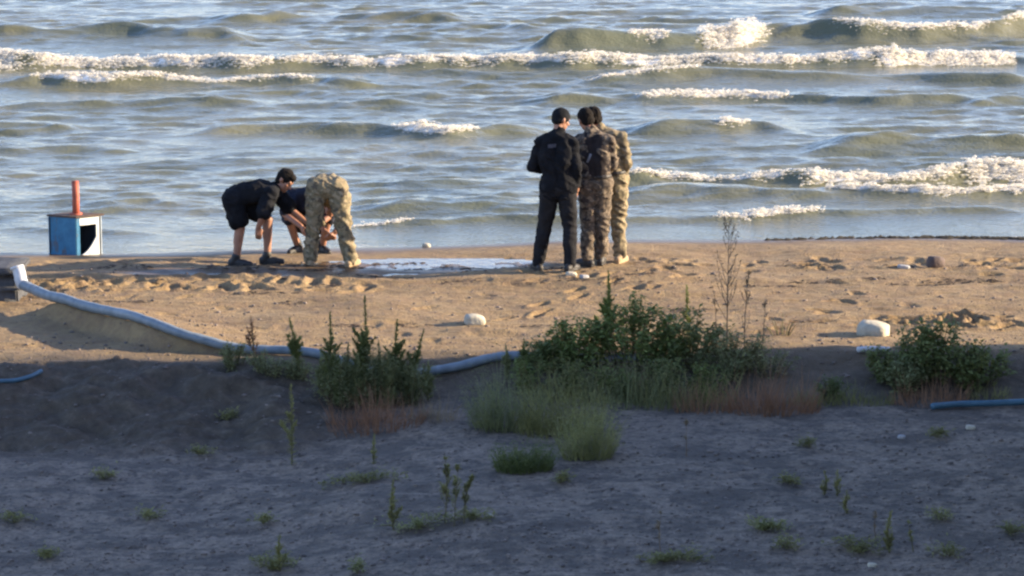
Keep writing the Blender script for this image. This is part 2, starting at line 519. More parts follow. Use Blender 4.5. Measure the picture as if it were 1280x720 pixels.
# crests: photo polyline of the crest, height (m), front/back width (m), foam runs (u0, u1, strength, width m)
CRESTS = [
    ([(-60, 36), (150, 34), (330, 40)], 0.20, .35, .9, []),
    ([(240, 20), (420, 14), (600, 20)], 0.16, .35, .9, []),
    ([(520, 30), (600, 26), (700, 32)], 0.13, .3, .8, []),
    ([(1000, 9), (1130, 7), (1340, 5)], 0.22, .4, 1.0, []),
    ([(640, 44), (740, 42), (830, 40), (900, 36), (960, 30), (1040, 31), (1150, 32), (1240, 27), (1330, 18)], 0.36, .34, 1.0,
        [(780, 835, .8, .16), (862, 962, 1.6, .42), (1030, 1240, .75, .13), (1235, 1330, .8, .15)]),
    ([(-60, 71), (60, 72), (300, 72), (640, 72), (900, 72), (1100, 69), (1265, 66), (1340, 72)], 0.24, .24, .8,
        [(-60, 45, 1.35, .26), (40, 350, .95, .18), (350, 720, .85, .15), (700, 1000, .95, .17), (960, 1100, .8, .16), (1080, 1262, 1.35, .26)]),
    ([(-20, 100), (60, 98), (200, 96), (400, 95), (480, 98)], 0.15, .22, .6, [(45, 270, .8, .12), (260, 400, .62, .10)]),
    ([(700, 94), (860, 90), (1060, 89), (1320, 92)], 0.16, .28, .7, [(730, 880, .62, .09)]),
    ([(640, 120), (790, 115), (980, 115), (1130, 120), (1320, 118)], 0.14, .25, .6, [(790, 985, .85, .13)]),
    ([(-60, 128), (150, 124), (400, 128), (560, 126)], 0.10, .24, .6, []),
    ([(-60, 153), (60, 151), (140, 155)], 0.12, .25, .6, []),
    ([(220, 156), (330, 150), (460, 152), (560, 158), (700, 152)], 0.19, .28, .75, [(490, 598, .95, .16)]),
    ([(760, 160), (860, 154), (940, 153), (1030, 158)], 0.16, .28, .7, [(890, 935, .7, .1)]),
    ([(1000, 178), (1120, 170), (1240, 168), (1340, 172)], 0.18, .32, .8, []),
    ([(380, 186), (520, 176), (640, 184)], 0.08, .25, .6, []),
    ([(-60, 182), (100, 180), (200, 184)], 0.08, .25, .6, []),
    ([(740, 218), (820, 215), (900, 214), (1010, 216), (1120, 214), (1200, 209), (1340, 207)], 0.19, .22, .6,
        [(775, 900, .72, .11), (890, 1000, .6, .09), (990, 1120, .9, .14), (1090, 1200, .85, .13), (1190, 1340, 1.3, .24)]),
    ([(740, 236), (800, 233), (920, 233), (1040, 234), (1160, 236), (1340, 236)], 0.14, .24, .5, [(1030, 1340, .85, .12)]),
    ([(60, 252), (180, 244), (290, 246)], 0.11, .26, .6, []),
    ([(430, 252), (560, 247), (690, 246)], 0.09, .25, .5, []),
    ([(440, 274), (600, 272), (760, 272), (900, 266), (1020, 264), (1180, 262), (1320, 262)], 0.075, .17, .4, [(885, 1030, .75, .09), (440, 520, .55, .07)]),
    ([(-60, 285), (20, 282), (120, 286), (240, 284)], 0.06, .18, .4, []),
]
FOAMPTS = []
for ci, (pts, amp, sf, sb, runs) in enumerate(CRESTS):
    wp = [gp(u, v, ZW + amp * 0.7) for u, v in pts]
    cx = np.array([p.x for p in wp]); cy = np.array([p.y for p in wp])
    yc = np.interp(WX, cx, cy) + 0.16 * fbm2(WX * 0.9, WX * 0 + ci * 3.7, 400 + ci, 3)
    win = sstep(cx[0], cx[0] + 0.9, WX) * (1 - sstep(cx[-1] - 0.9, cx[-1], WX))
    av = amp * (0.85 + 0.35 * vn2(WX * 0.8, WX * 0 + ci, 500 + ci)) * win
    s = WY - yc
    H += av * np.where(s < 0, np.exp(-(s / sf) ** 2), np.exp(-np.abs(s / (0.75 * sb)) ** 1.4))
    for (u0, u1, st, wd) in runs:
        wd *= 0.78
        big = wd > 0.3
        xa = np.interp((u0 + u1) / 2, [p[0] for p in pts], cx); 
        y_m = float(np.interp(xa, cx, cy)); k = y_m / FPX * 1.02
        x0, x1 = (u0 - 640) * k, (u1 - 640) * k
        e = min(0.35, 0.25 * (x1 - x0)) if not big else 0.48 * (x1 - x0)
        fw_ = sstep(x0, x0 + e, WX) * (1 - sstep(x1 - e, x1, WX))
        bro = 0.70 + 0.45 * vn2(WX * 2.3, WX * 0 + ci, 600 + ci) + 0.25 * vn2(WX * 6.1, WX * 0 + ci, 650 + ci)
        f = st * bro * fw_ * np.exp(-((s + wd * 0.65) / (wd * 1.15)) ** 2)
        FO = np.maximum(FO, f)
        # thrown foam: lumps along the crest
        n = int(1500 * (x1 - x0) * st * (wd / 0.15))
        for _ in range(n):
            xx = random.uniform(x0, x1)
            ed = min(1, (xx - x0) / e, (x1 - xx) / e)
            if random.random() > ed * (0.45 + 0.55 * (0.5 + 0.5 * float(vn2(xx * 2.6, 1.7 * ci, 610 + ci)))): continue
            lump = 0.5 + 0.5 * float(vn2(xx * 3.1, 5.7 + ci, 620 + ci))
            if big and random.random() > 0.25 + 0.9 * lump * math.sin(math.pi * (xx - x0) / (x1 - x0)): continue
            ss = random.gauss(-wd * 0.55, wd * (0.30 + 0.65 * lump))
            FOAMPTS.append((xx, ss + float(np.interp(xx, cx, cy) + 0.16 * fbm2(xx * 0.9, ci * 3.7, 400 + ci, 3)), st, wd))
# foamy water is rough
H += 0.045 * np.clip(FO, 0, 1.2) * fbm2(WX * 5, WY * 5, 701, 3)
# wash at the very edge
FO = np.maximum(FO, 0.34 * np.exp(-((off - 0.12) / 0.16) ** 2) * (0.5 + 0.9 * vn2(WX * 1.4, WY * 0.5, 801)))
H *= sstep(-0.2, 1.2, off)
SZ = ZW + H
sea = link('sea', grid_mesh('sea', SX, SY, SZ, {'foam': FO}), M['sea'])
tag(sea, 'green and blue sea with low waves rolling ashore', kind='structure')

def sz(x, y):
    i = int(np.clip(np.searchsorted(SX, x) - 1, 0, len(SX) - 2)); j = int(np.clip(np.searchsorted(SY, y) - 1, 0, len(SY) - 2))
    return float(SZ[j, i])
# foam lumps as one mass
ico = bmesh.new(); bmesh.ops.create_icosphere(ico, subdivisions=1, radius=1.0)
IV = np.array([v.co for v in ico.verts]); IF = np.array([[v.index for v in f.verts] for f in ico.faces]); ico.free()
fv, ff = [], []
nb = 0
for (xx, yy, st, wd) in FOAMPTS:
    r = random.uniform(0.005, 0.014) * (0.8 + 0.4 * st)
    lift = abs(random.gauss(0, 0.05)) * st * ((0.3 + 1.1 * max(0, float(vn2(xx * 3.1, 9.7, 640)) + 0.3)) if wd > 0.3 else 0.5)
    V = IV * np.array([r * random.uniform(1.0, 4.0), r * 1.2, r * random.uniform(0.6, 1.1)]) * (1 + 0.25 * RNG.standard_normal((len(IV), 1)))
    fv.append(V + np.array([xx, yy, sz(xx, yy) + lift])); ff.append(IF + nb); nb += len(IV)
fm_ = mesh('sea_foam', np.concatenate(fv), np.concatenate(ff).tolist())
tag(link('sea_foam', fm_, M['foam']), 'white broken foam along the wave crests', kind='stuff')

# ------------------------------------------------------------------ building outside the frame, casting the foreground shade
def boxmesh(name, x0, x1, y0, y1, z0, z1):
    v = [(x0, y0, z0), (x1, y0, z0), (x1, y1, z0), (x0, y1, z0), (x0, y0, z1), (x1, y0, z1), (x1, y1, z1), (x0, y1, z1)]
    f = [(0, 3, 2, 1), (4, 5, 6, 7), (0, 1, 5, 4), (1, 2, 6, 5), (2, 3, 7, 6), (3, 0, 4, 7)]
    return mesh(name, v, f, smooth=False)
M['render_wall'] = simple('rendered_wall', (0.42, 0.39, 0.34), (0.52, 0.49, 0.44), 3, 0.9)
M['roof'] = simple('roof_sheet', (0.20, 0.11, 0.08), (0.28, 0.16, 0.11), 6, 0.8)
M['glass'] = simple('dark_glass', (0.02, 0.025, 0.03), (0.03, 0.035, 0.04), 2, 0.08, 0.5, 0.0)
M['frame_white'] = simple('white_frame', (0.6, 0.6, 0.58), (0.7, 0.7, 0.68), 9, 0.6)
BX, BY1 = 7.6, 30.55
bld = empty('beach_building', (BX + 4, BY1 - 10, 0), 'pale rendered two storey beach building beside the gravel lot', 'building')
bo = Vector((BX + 4, BY1 - 10, 0))
def bpart(name, me, mat, par=bld):
    o = link(name, me, mat, par)
    return o
bpart('wall', boxmesh('wall', -4, 4, -24, 10, -0.3, 6.2), M['render_wall'])
rf = bpart('roof', mesh('roof', [(-4.3, -24.3, 6.2), (4.3, -24.3, 6.2), (4.3, 10.25, 6.2), (-4.3, 10.25, 6.2), (0, -24.3, 7.9), (0, 10.25, 7.9)],
    [(0, 3, 2, 1), (0, 4, 5, 3), (1, 2, 5, 4), (0, 1, 4), (2, 3, 5)], False), M['roof'])
for fl in (0, 1):
    for k in range(8):
        y0 = -22 + 4 * k
        wn = bpart('window', boxmesh('window', -4.06, -4.0, y0, y0 + 1.4, 1.0 + 2.9 * fl, 2.3 + 2.9 * fl), M['frame_white'])
        link('pane', boxmesh('pane', -4.075, -4.055, y0 + .08, y0 + 1.32, 1.08 + 2.9 * fl, 2.22 + 2.9 * fl), M['glass'], wn)

# ------------------------------------------------------------------ hoses and pipes
def tube(path, radii, n=10, cap=True):
    """tube along points; returns verts, faces"""
    pts = [Vector(p) for p in path]
    if isinstance(radii, (int, float)): radii = [radii] * len(pts)
    V, F = [], []
    prev = None
    for i, p in enumerate(pts):
        a = pts[max(0, i - 1)]; b = pts[min(len(pts) - 1, i + 1)]
        tdir = (b - a).normalized()
        if prev is None:
            up = Vector((0, 0, 1)) if abs(tdir.z) < 0.9 else Vector((0, 1, 0))
            e1 = tdir.cross(up).normalized()
        else:
            e1 = (prev - tdir * prev.dot(tdir)).normalized()
        prev = e1
        e2 = tdir.cross(e1)
        for k in range(n):
            an = 2 * math.pi * k / n
            V.append(p + (e1 * math.cos(an) + e2 * math.sin(an)) * radii[i])
    for i in range(len(pts) - 1):
        for k in range(n):
            k2 = (k + 1) % n
            F.append((i * n + k, i * n + k2, (i + 1) * n + k2, (i + 1) * n + k))
    if cap:
        F.append(tuple(range(n))[::-1]); F.append(tuple((len(pts) - 1) * n + k for k in range(n)))
    return V, F

M['hose'] = simple('blue_grey_hose', (0.095, 0.122, 0.14), (0.175, 0.205, 0.225), 10, 0.55, 0.4, 0.25, 0.006)
M['hose_blue'] = simple('bright_blue_hose', (0.03, 0.075, 0.11), (0.05, 0.115, 0.16), 10, 0.5, 0.4, 0.2, 0.006)
M['pvc'] = simple('pale_pvc', (0.36, 0.37, 0.38), (0.50, 0.51, 0.52), 14, 0.45, 0.4, 0.1, 0.003)
M['concrete'] = simple('shaded_weathered_concrete', (0.035, 0.037, 0.042), (0.075, 0.077, 0.083), 9, 0.9, 0.2, 0.6, 0.02)  # base colour lowered so it carries the block's shade

def along(u, v):
    # a pipe rests on the ground under it: solve for the pixel at pipe-axis height
    z = 0.0
    for _ in range(12):
        p = gp(u, v, z); z = 0.5 * z + 0.5 * (tz(p.x, p.y) + HR * 0.8)
    return Vector((p.x, p.y, z))
hs = [Vector(p) for p in HOSE]
zs = np.array([p.z if i < 20 else tz(p.x, p.y) + HR * 0.9 for i, p in enumerate(hs)])
for _ in range(6): zs[1:-1] = 0.25 * zs[:-2] + 0.5 * zs[1:-1] + 0.25 * zs[2:]
for p, z_ in zip(hs, zs): p.z = float(z_)
hose = empty('drain_hose', (hs[12].x, hs[12].y, tz(hs[12].x, hs[12].y)), 'thick blue grey hose snaking from a pale elbow across the sand', 'hose')
def child(name, V, F, mat, par, smooth=True):
    L = par.location
    return link(name, mesh(name, [Vector(v) - L for v in V], F, smooth), mat, par)
V, F = tube(hs, [HR * (1 - 0.2 * min(1, i / 60)) * (1 + 0.04 * math.sin(i * 1.9) + 0.03 * math.sin(i * 0.7)) for i in range(len(hs))], 14)
child('pipe', V, F, M['hose'], hose)
e0 = hs[0]
eb = catmull([e0 + Vector((0.03, -0.02, -0.02)), e0 + Vector((-0.005, 0.0, 0.03)), e0 + Vector((-0.02, 0.02, 0.10)), e0 + Vector((-0.04, 0.04, 0.155))], 6)
V, F = tube(eb, [0.064] * (len(eb) - 1) + [0.066], 16)
child('elbow', V, F, M['pvc'], hose)
V, F = tube([e0 + Vector((-0.045, 0.045, 0.150)), e0 + Vector((-0.052, 0.052, 0.172))], [0.074, 0.074], 16)
child('collar', V, F, M['pvc'], hose)

# short blue hoses showing at both ends of the bank
pts = [along(u, v) for u, v in ((-70, 468), (-20, 473), (15, 476), (38, 472), (52, 464))]
V, F = tube(catmull(pts, 6), 0.020, 10)
bh = empty('blue_hose', pts[2] - Vector((0, 0, 0.05)), 'thin blue hose end half buried on the dark soil bank', 'hose')
child('hose', V, F, M['hose_blue'], bh)
pts = [along(u, v) for u, v in ((1165, 508), (1200, 505), (1240, 504), (1290, 502), (1360, 500))]
V, F = tube(catmull(pts, 6), 0.030, 10)
bh = empty('blue_pipe', pts[2] - Vector((0, 0, 0.05)), 'bright blue pipe at the foot of the round leaved bush', 'pipe')
child('pipe', V, F, M['hose_blue'], bh)

pts = [along(u, v) for u, v in ((1072, 437), (1090, 436), (1112, 437))]
V, F = tube(catmull(pts, 5), 0.026, 10)
po = empty('pipe_offcut', pts[1] - Vector((0, 0, 0.03)), 'short pale pipe offcut lying under the squarish whitish stone', 'pipe')
child('pipe', V, F, M['pvc'], po)
# concrete block the elbow comes out of
def rough_block(name, size, seed, mat, parent=None, sub=5, amp=0.012, bev=0.02):
    bm = bmesh.new()
    bmesh.ops.create_cube(bm, size=1.0)
    for v in bm.verts: v.co = Vector((v.co.x * size[0], v.co.y * size[1], v.co.z * size[2]))
    bmesh.ops.bevel(bm, geom=bm.edges[:], offset=bev, segments=2, affect='EDGES')
    bmesh.ops.subdivide_edges(bm, edges=bm.edges[:], cuts=sub, use_grid_fill=True)
    co_ = np.array([v.co for v in bm.verts])
    n_ = vn3(co_[:, 0] * 9, co_[:, 1] * 9, co_[:, 2] * 9, seed) + 0.5 * vn3(co_[:, 0] * 23, co_[:, 1] * 23, co_[:, 2] * 23, seed + 1)
    bm.normal_update()
    for v, k in zip(bm.verts, n_): v.co += v.normal * float(k) * amp
    me = bpy.data.meshes.new(name); bm.to_mesh(me); bm.free()
    me.polygons.foreach_set('use_smooth', [True] * len(me.polygons))
    return link(name, me, mat, parent)
cb = gp(-45, 378, 0.0)
blk = empty('concrete_chamber', (cb.x, cb.y + 0.35, -0.02), 'weathered concrete chamber, colour darkened for its shade, behind the pale pipe elbow', 'chamber')
o = rough_block('body', (1.12, 0.66, 0.44), 5, M['concrete'], blk, 6, 0.012); o.location = (0, 0, 0.10)
o = rough_block('lid', (1.18, 0.72, 0.06), 8, M['concrete'], blk, 6, 0.008, 0.012); o.location = (0, 0, 0.345)
o = rough_block('ledge', (1.16, 0.70, 0.05), 9, M['concrete'], blk, 6, 0.008, 0.012); o.location = (0, -0.01, 0.16)

# ------------------------------------------------------------------ blue metal box with red post at the water's edge
M['blue_paint'] = simple('worn_blue_paint', (0.02, 0.13, 0.24), (0.05, 0.22, 0.36), 6, 0.5, 0.4, 0.3, 0.01)
M['white_paint'] = simple('worn_white_paint', (0.62, 0.62, 0.58), (0.76, 0.76, 0.72), 7, 0.5, 0.4, 0.2, 0.008)
for k_, (c1, c2) in {'blue_paint': ((0.02, 0.10, 0.19), (0.05, 0.19, 0.31)), 'white_paint': ((0.48, 0.48, 0.44), (0.66, 0.66, 0.62))}.items():
    t = NT('worn_' + k_)
    v = t.coord()
    b_ = t.ramp(t.noise(v, 5, 5, 0.7), [(0.3, c1), (0.7, c2)])
    r_ = t.ramp(t.noise(v, 7, 6, 0.75, stretch=(1, 1, 0.35)), [(0.54, (0, 0, 0)), (0.64, (1, 1, 1))])
    t.base(t.mix(t.math('MULTIPLY', r_, 0.8), b_, (0.10, 0.055, 0.03)), 0.65, 0.3)
    t.bump(t.noise(v, 9, 5), 0.5, 0.02)
    M[k_] = t.m
M['red_paint'] = simple('rusty_red_paint', (0.20, 0.045, 0.025), (0.36, 0.10, 0.06), 12, 0.65, 0.3, 0.4, 0.008)
M['dark_inside'] = simple('shade_dark_inside', (0.010, 0.012, 0.016), (0.03, 0.03, 0.034), 8, 0.9)  # near-black colour stands in for shade inside the box
M['rust'] = simple('rusty_plate', (0.05, 0.035, 0.03), (0.11, 0.075, 0.055), 12, 0.85)
c0 = gp(93, 318, -0.10)
bxl = empty('blue_metal_box', (c0.x, c0.y, tz(c0.x, c0.y) - 0.03), 'blue metal box with white framed opening and a red post on top', 'metal box')
HB = 0.46
A = Vector((-0.31, 0.14, 0)); B = Vector((0.02, 0, 0)); C2 = Vector((0.29, 0.20, 0)); D2 = A + (C2 - B)
def plate(name, p, q, z0, z1, th, mat, par=bxl, inset=0.0):
    """upright plate from p to q (plan), thickness inwards"""
    p = Vector(p); q = Vector(q); d = (q - p).normalized(); n_ = Vector((-d.y, d.x, 0))
    V = []
    for zz in (z0, z1):
        for s_, o_ in ((p, inset), (q, inset), (q, inset + th), (p, inset + th)):
            V.append(s_ + n_ * o_ + Vector((0, 0, zz)))
    return link(name, mesh(name, V, [(0, 1, 5, 4), (1, 2, 6, 5), (2, 3, 7, 6), (3, 0, 4, 7), (3, 2, 1, 0), (4, 5, 6, 7)], False), mat, par)
plate('side_panel', A, B, 0, HB, 0.012, M['blue_paint'])
plate('back_panel', C2, D2, 0, HB, 0.012, M['blue_paint'])
plate('end_panel', D2, A, 0, HB, 0.012, M['blue_paint'])
dn = (C2 - B)
plate('inner_shade_plate', C2, D2, 0.01, HB - 0.01, 0.006, M['dark_inside'], inset=0.016)  # dark plates added so the opening looks shaded
plate('inner_shade_plate', D2, A, 0.01, HB - 0.01, 0.006, M['dark_inside'], inset=0.016)
plate('inner_shade_plate', A, B, 0.01, HB - 0.01, 0.006, M['dark_inside'], inset=0.016)
plate('frame_post', B + dn * 0.03, B + dn * 0.16, 0.0, HB, 0.02, M['blue_paint'], inset=-0.004)
plate('frame_post', B + dn * 0.80, C2, 0.0, HB, 0.02, M['white_paint'], inset=-0.004)
plate('frame_rail', B + dn * 0.16, B + dn * 0.80, HB - 0.09, HB, 0.02, M['white_paint'], inset=-0.004)
# sweeping white lower panel
n_ = Vector((-dn.normalized().y, dn.normalized().x, 0))
V = []; F = []
K = 10
for i in range(K + 1):
    t_ = 0.10 + 0.70 * i / K
    zt = 0.02 + 0.21 * ((t_ - 0.10) / 0.70) ** 2.0
    for o_ in (-0.010, 0.012):
        b_ = B + dn * t_ + n_ * o_
        V += [b_ + Vector((0, 0, 0.0)), b_ + Vector((0, 0, zt))]
for i in range(K):
    a = 4 * i; b = 4 * (i + 1)
    F += [(a, b, b + 1, a + 1), (a + 3, b + 3, b + 2, a + 2), (a + 1, b + 1, b + 3, a + 3), (a + 2, b + 2, b, a)]
F += [(0, 1, 3, 2), (4 * K + 2, 4 * K + 3, 4 * K + 1, 4 * K)]
link('curved_panel', mesh('curved_panel', V, F, False), M['white_paint'], bxl)
cen = (A + B + C2 + D2) / 4
V = []
for zz in (HB + 0.001, HB + 0.022):
    for p in (A, B, C2, D2): V.append(cen + (p - cen) * 1.09 + Vector((0.01, 0, zz)))
link('lid', mesh('lid', V, [(3, 2, 1, 0), (4, 5, 6, 7), (0, 1, 5, 4), (1, 2, 6, 5), (2, 3, 7, 6), (3, 0, 4, 7)], False), M['rust'], bxl)
V = []
for p in (A, B, C2, D2): V.append(cen + (p - cen) * 0.93 + Vector((0, 0, 0.012)))
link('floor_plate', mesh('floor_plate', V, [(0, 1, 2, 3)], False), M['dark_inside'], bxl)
pc = cen + Vector((0.02, -0.03, 0))
V, F = tube([pc + Vector((0, 0, HB - 0.05)), pc + Vector((0.002, 0, HB + 0.2)), pc + Vector((0.0, 0, HB + 0.41))], 0.042, 14)
link('post', mesh('post', V, F), M['red_paint'], bxl)
V, F = tube([pc + Vector((0, 0, HB + 0.015)), pc + Vector((0, 0, HB + 0.04))], 0.075, 14)
link('flange', mesh('flange', V, F), M['red_paint'], bxl)

# ------------------------------------------------------------------ stones
M['white_stone'] = simple('pale_stone', (0.30, 0.265, 0.20), (0.44, 0.40, 0.31), 8, 0.85, 0.3, 0.5, 0.02)
M['grey_stone'] = simple('grey_stone', (0.20, 0.20, 0.20), (0.34, 0.33, 0.32), 8, 0.85, 0.3, 0.5, 0.02)
M['dark_stone'] = simple('dark_stone', (0.055, 0.040, 0.036), (0.11, 0.08, 0.07), 8, 0.85, 0.3, 0.5, 0.02)
def stone(name, u, v, size, mat, seed, label, cat='stone', rot=0.0, tilt=0.0, sink=0.22, group=None, amp=0.22):
    p = G(u, v)
    bm = bmesh.new(); bmesh.ops.create_icosphere(bm, subdivisions=3, radius=0.5)
    co_ = np.array([v_.co for v_ in bm.verts])
    n_ = vn3(co_[:, 0] * 2.2 + seed, co_[:, 1] * 2.2, co_[:, 2] * 2.2, seed) * amp + 0.07 * vn3(co_[:, 0] * 6, co_[:, 1] * 6, co_[:, 2] * 6, seed + 3)
    for v_, k in zip(bm.verts, n_):
        c_ = v_.co * (1 + float(k))
        # squarish, broken faces
        m_ = max(abs(c_.x), abs(c_.y), abs(c_.z)); c_ *= 1 + 0.5 * (0.5 / max(m_, 0.3) - 1)
        v_.co = Vector((c_.x * size[0], c_.y * size[1], c_.z * size[2]))
    me = bpy.data.meshes.new(name); bm.to_mesh(me); bm.free()
    me.polygons.foreach_set('use_smooth', [True] * len(me.polygons))
    o = link(name, me, mat)
    o.location = p + Vector((0, 0, size[2] * (0.5 - sink)))
    o.rotation_euler = (tilt, 0.1, rot)
    return tag(o, label, cat, group)
stone('stone', 593, 405, (0.22, 0.17, 0.12), M['white_stone'], 3, 'pale cream stone lying alone on open sand with a long shadow', rot=0.2)
stone('stone', 1092, 420, (0.33, 0.26, 0.19), M['white_stone'], 9, 'squarish whitish stone beside the round leaved bush', rot=-0.4, amp=0.15)
stone('stone', 714, 346, (0.13, 0.10, 0.06), M['white_stone'], 12, 'small pale stone at the feet of the person in the black cap', rot=0.1)
stone('stone', 730, 348, (0.10, 0.08, 0.045), M['grey_stone'], 15, 'small grey stone beside the small pale stone near two pairs of feet', rot=0.5)
stone('stone', 533, 309, (0.10, 0.08, 0.06), M['white_stone'], 22, 'little whitish stone at the water edge behind the puddle')
stone('stone', 1169, 334, (0.19, 0.16, 0.16), M['dark_stone'], 31, 'dark reddish brown stone on trampled sand', rot=0.4)
stone('stone', 1129, 336, (0.14, 0.1, 0.05), M['grey_stone'], 36, 'flat bluish grey stone lying beside the dark brown stone')
stone('stone', 1213, 537, (0.09, 0.07, 0.05), M['white_stone'], 41, 'little white stone on shaded gravel near the blue pipe')
stone('stone', 1127, 548, (0.07, 0.05, 0.04), M['grey_stone'], 43, 'tiny light grey stone on open shaded gravel')
stone('stone', 1090, 709, (0.07, 0.05, 0.04), M['white_stone'], 47, 'tiny white stone on gravel below the upright weed stalks')
stone('stone', 612, 647, (0.06, 0.05, 0.03), M['white_stone'], 49, 'tiny pale stone beside the sprawling thin stemmed weed')

# loose pebbles, one mass
pv, pf = [], []
nb = 0
for k in range(5200):
    u, v = random.uniform(-40, 1320), 720 - 260 * random.random() ** 1.3
    p = gp(u, v, -0.3); zz = tz(p.x, p.y)
    r = 0.006 + 0.013 * random.random() ** 3
    V = IV * np.array([r * random.uniform(0.8, 1.7), r * random.uniform(0.8, 1.5), r * random.uniform(0.5, 0.9)]) * (1 + 0.2 * RNG.standard_normal((len(IV), 1)))
    pv.append(V + np.array([p.x, p.y, zz + r * 0.25])); pf.append(IF + nb); nb += len(IV)
for k in range(900):
    u, v = random.uniform(-40, 1320), random.uniform(322, 440)
    p = gp(u, v, 0.0); zz = tz(p.x, p.y)
    r = 0.007 + 0.014 * random.random() ** 3
    V = IV * np.array([r * random.uniform(0.8, 1.7), r * random.uniform(0.8, 1.5), r * random.uniform(0.5, 0.9)]) * (1 + 0.2 * RNG.standard_normal((len(IV), 1)))
    pv.append(V + np.array([p.x, p.y, zz + r * 0.2])); pf.append(IF + nb); nb += len(IV)
M['pebble'] = simple('pebbles', (0.06, 0.05, 0.043), (0.22, 0.18, 0.155), 9, 0.95, 0.15)
tag(link('pebbles', mesh('pebbles', np.concatenate(pv), np.concatenate(pf).tolist()), M['pebble']), 'loose grey pebbles scattered over gravel and sand', kind='stuff')
# dark weed strand line at the water's edge, right
M['seaweed'] = simple('seaweed', (0.025, 0.022, 0.016), (0.05, 0.042, 0.028), 12, 0.8)
sv, sf = [], []
for k in range(420):
    u = random.choice([random.uniform(1150, 1300), random.uniform(1210, 1300), random.uniform(960, 1300)])
    x = gp(u, 300).x
    y = float(shore_y(x)) - 0.12 + random.gauss(0, 0.05); zz = tz(x, y)
    a = random.uniform(-0.5, 0.5); L = random.uniform(0.05, 0.16)
    dx, dy = math.cos(a) * L, math.sin(a) * L
    b = len(sv)
    sv += [Vector((x, y - .008, zz)), Vector((x + dx, y + dy - .008, zz + 0.004)), Vector((x + dx, y + dy + .008, zz + 0.006)), Vector((x, y + .008, zz + 0.002)), Vector((x + dx / 2, y + dy / 2, zz + random.uniform(.012, .035)))]
    sf += [(b, b + 1, b + 4), (b + 1, b + 2, b + 4), (b + 2, b + 3, b + 4), (b + 3, b, b + 4)]
tag(link('seaweed', mesh('seaweed', sv, sf), M['seaweed']), 'dark seaweed strand along the water edge', kind='stuff')

# dark litter: twigs and bits of weed lying in streaks on the sand
M['litter'] = simple('dark_litter', (0.03, 0.022, 0.015), (0.075, 0.052, 0.035), 12, 0.9)
lv_, lf_ = [], []
streaks = [(random.uniform(0, 1280), random.choice([random.gauss(332, 4), random.gauss(353, 4), random.uniform(325, 430)]), random.uniform(20, 90)) for _ in range(60)]
for (su, sv_, sl) in streaks:
    for k in range(int(sl * 0.45)):
        p = gp(su + random.uniform(-sl, sl) * 0.5, sv_ + random.gauss(0, 0.9))
        if float(shore_y(p.x)) - p.y < 0.5: continue
        zz = tz(p.x, p.y); a = random.gauss(0, 0.6); L = random.uniform(0.02, 0.10); h_ = random.uniform(0.004, 0.014)
        dx, dy = math.cos(a) * L, math.sin(a) * L
        b = len(lv_)
        lv_ += [Vector((p.x, p.y - .007, zz)), Vector((p.x + dx, p.y + dy - .007, zz)), Vector((p.x + dx, p.y + dy + .007, zz + .002)), Vector((p.x, p.y + .007, zz + .002)), Vector((p.x + dx / 2, p.y + dy / 2, zz + h_))]
        lf_ += [(b, b + 1, b + 4), (b + 1, b + 2, b + 4), (b + 2, b + 3, b + 4), (b + 3, b, b + 4)]
tag(link('beach_litter', mesh('beach_litter', lv_, lf_), M['litter']), 'dark twigs and weed bits in streaks on the sand', kind='stuff')
# ------------------------------------------------------------------ people
def ring_caps(p, q, r1, r2, n=14, m=4):
    """tapered capsule"""
    p = Vector(p); q = Vector(q)
    d = (q - p)
    d = d.normalized() if d.length > 1e-6 else Vector((0, 0, 1))
    a = d.orthogonal().normalized(); b = d.cross(a)
    rings = []
    for k in range(m):
        an = math.pi / 2 * (1 - k / m)
        rings.append((p - d * r1 * math.sin(an), r1 * math.cos(an)))
    rings.append((p, r1)); rings.append((q, r2))
    for k in range(1, m + 1):
        an = math.pi / 2 * k / m
        rings.append((q + d * r2 * math.sin(an), r2 * math.cos(an)))
    V, F = [], []
    for c_, r in rings:
        r = max(r, 1e-4)
        for k in range(n):
            t_ = 2 * math.pi * k / n
            V.append(c_ + a * (r * math.cos(t_)) + b * (r * math.sin(t_)))
    R = len(rings)
    for i in range(R - 1):
        for k in range(n):
            k2 = (k + 1) % n
            F.append((i * n + k, i * n + k2, (i + 1) * n + k2, (i + 1) * n + k))
    F.append(tuple(range(n))[::-1]); F.append(tuple((R - 1) * n + k for k in range(n)))
    return V, F

def ell(c_, ax, rad):
    V, F = ring_caps((0, 0, -1e-4), (0, 0, 1e-4), 1, 1, 18, 7)
    return [Vector(c_) + ax[0] * (v.x * rad[0]) + ax[1] * (v.y * rad[1]) + ax[2] * (v.z * rad[2]) for v in V], F

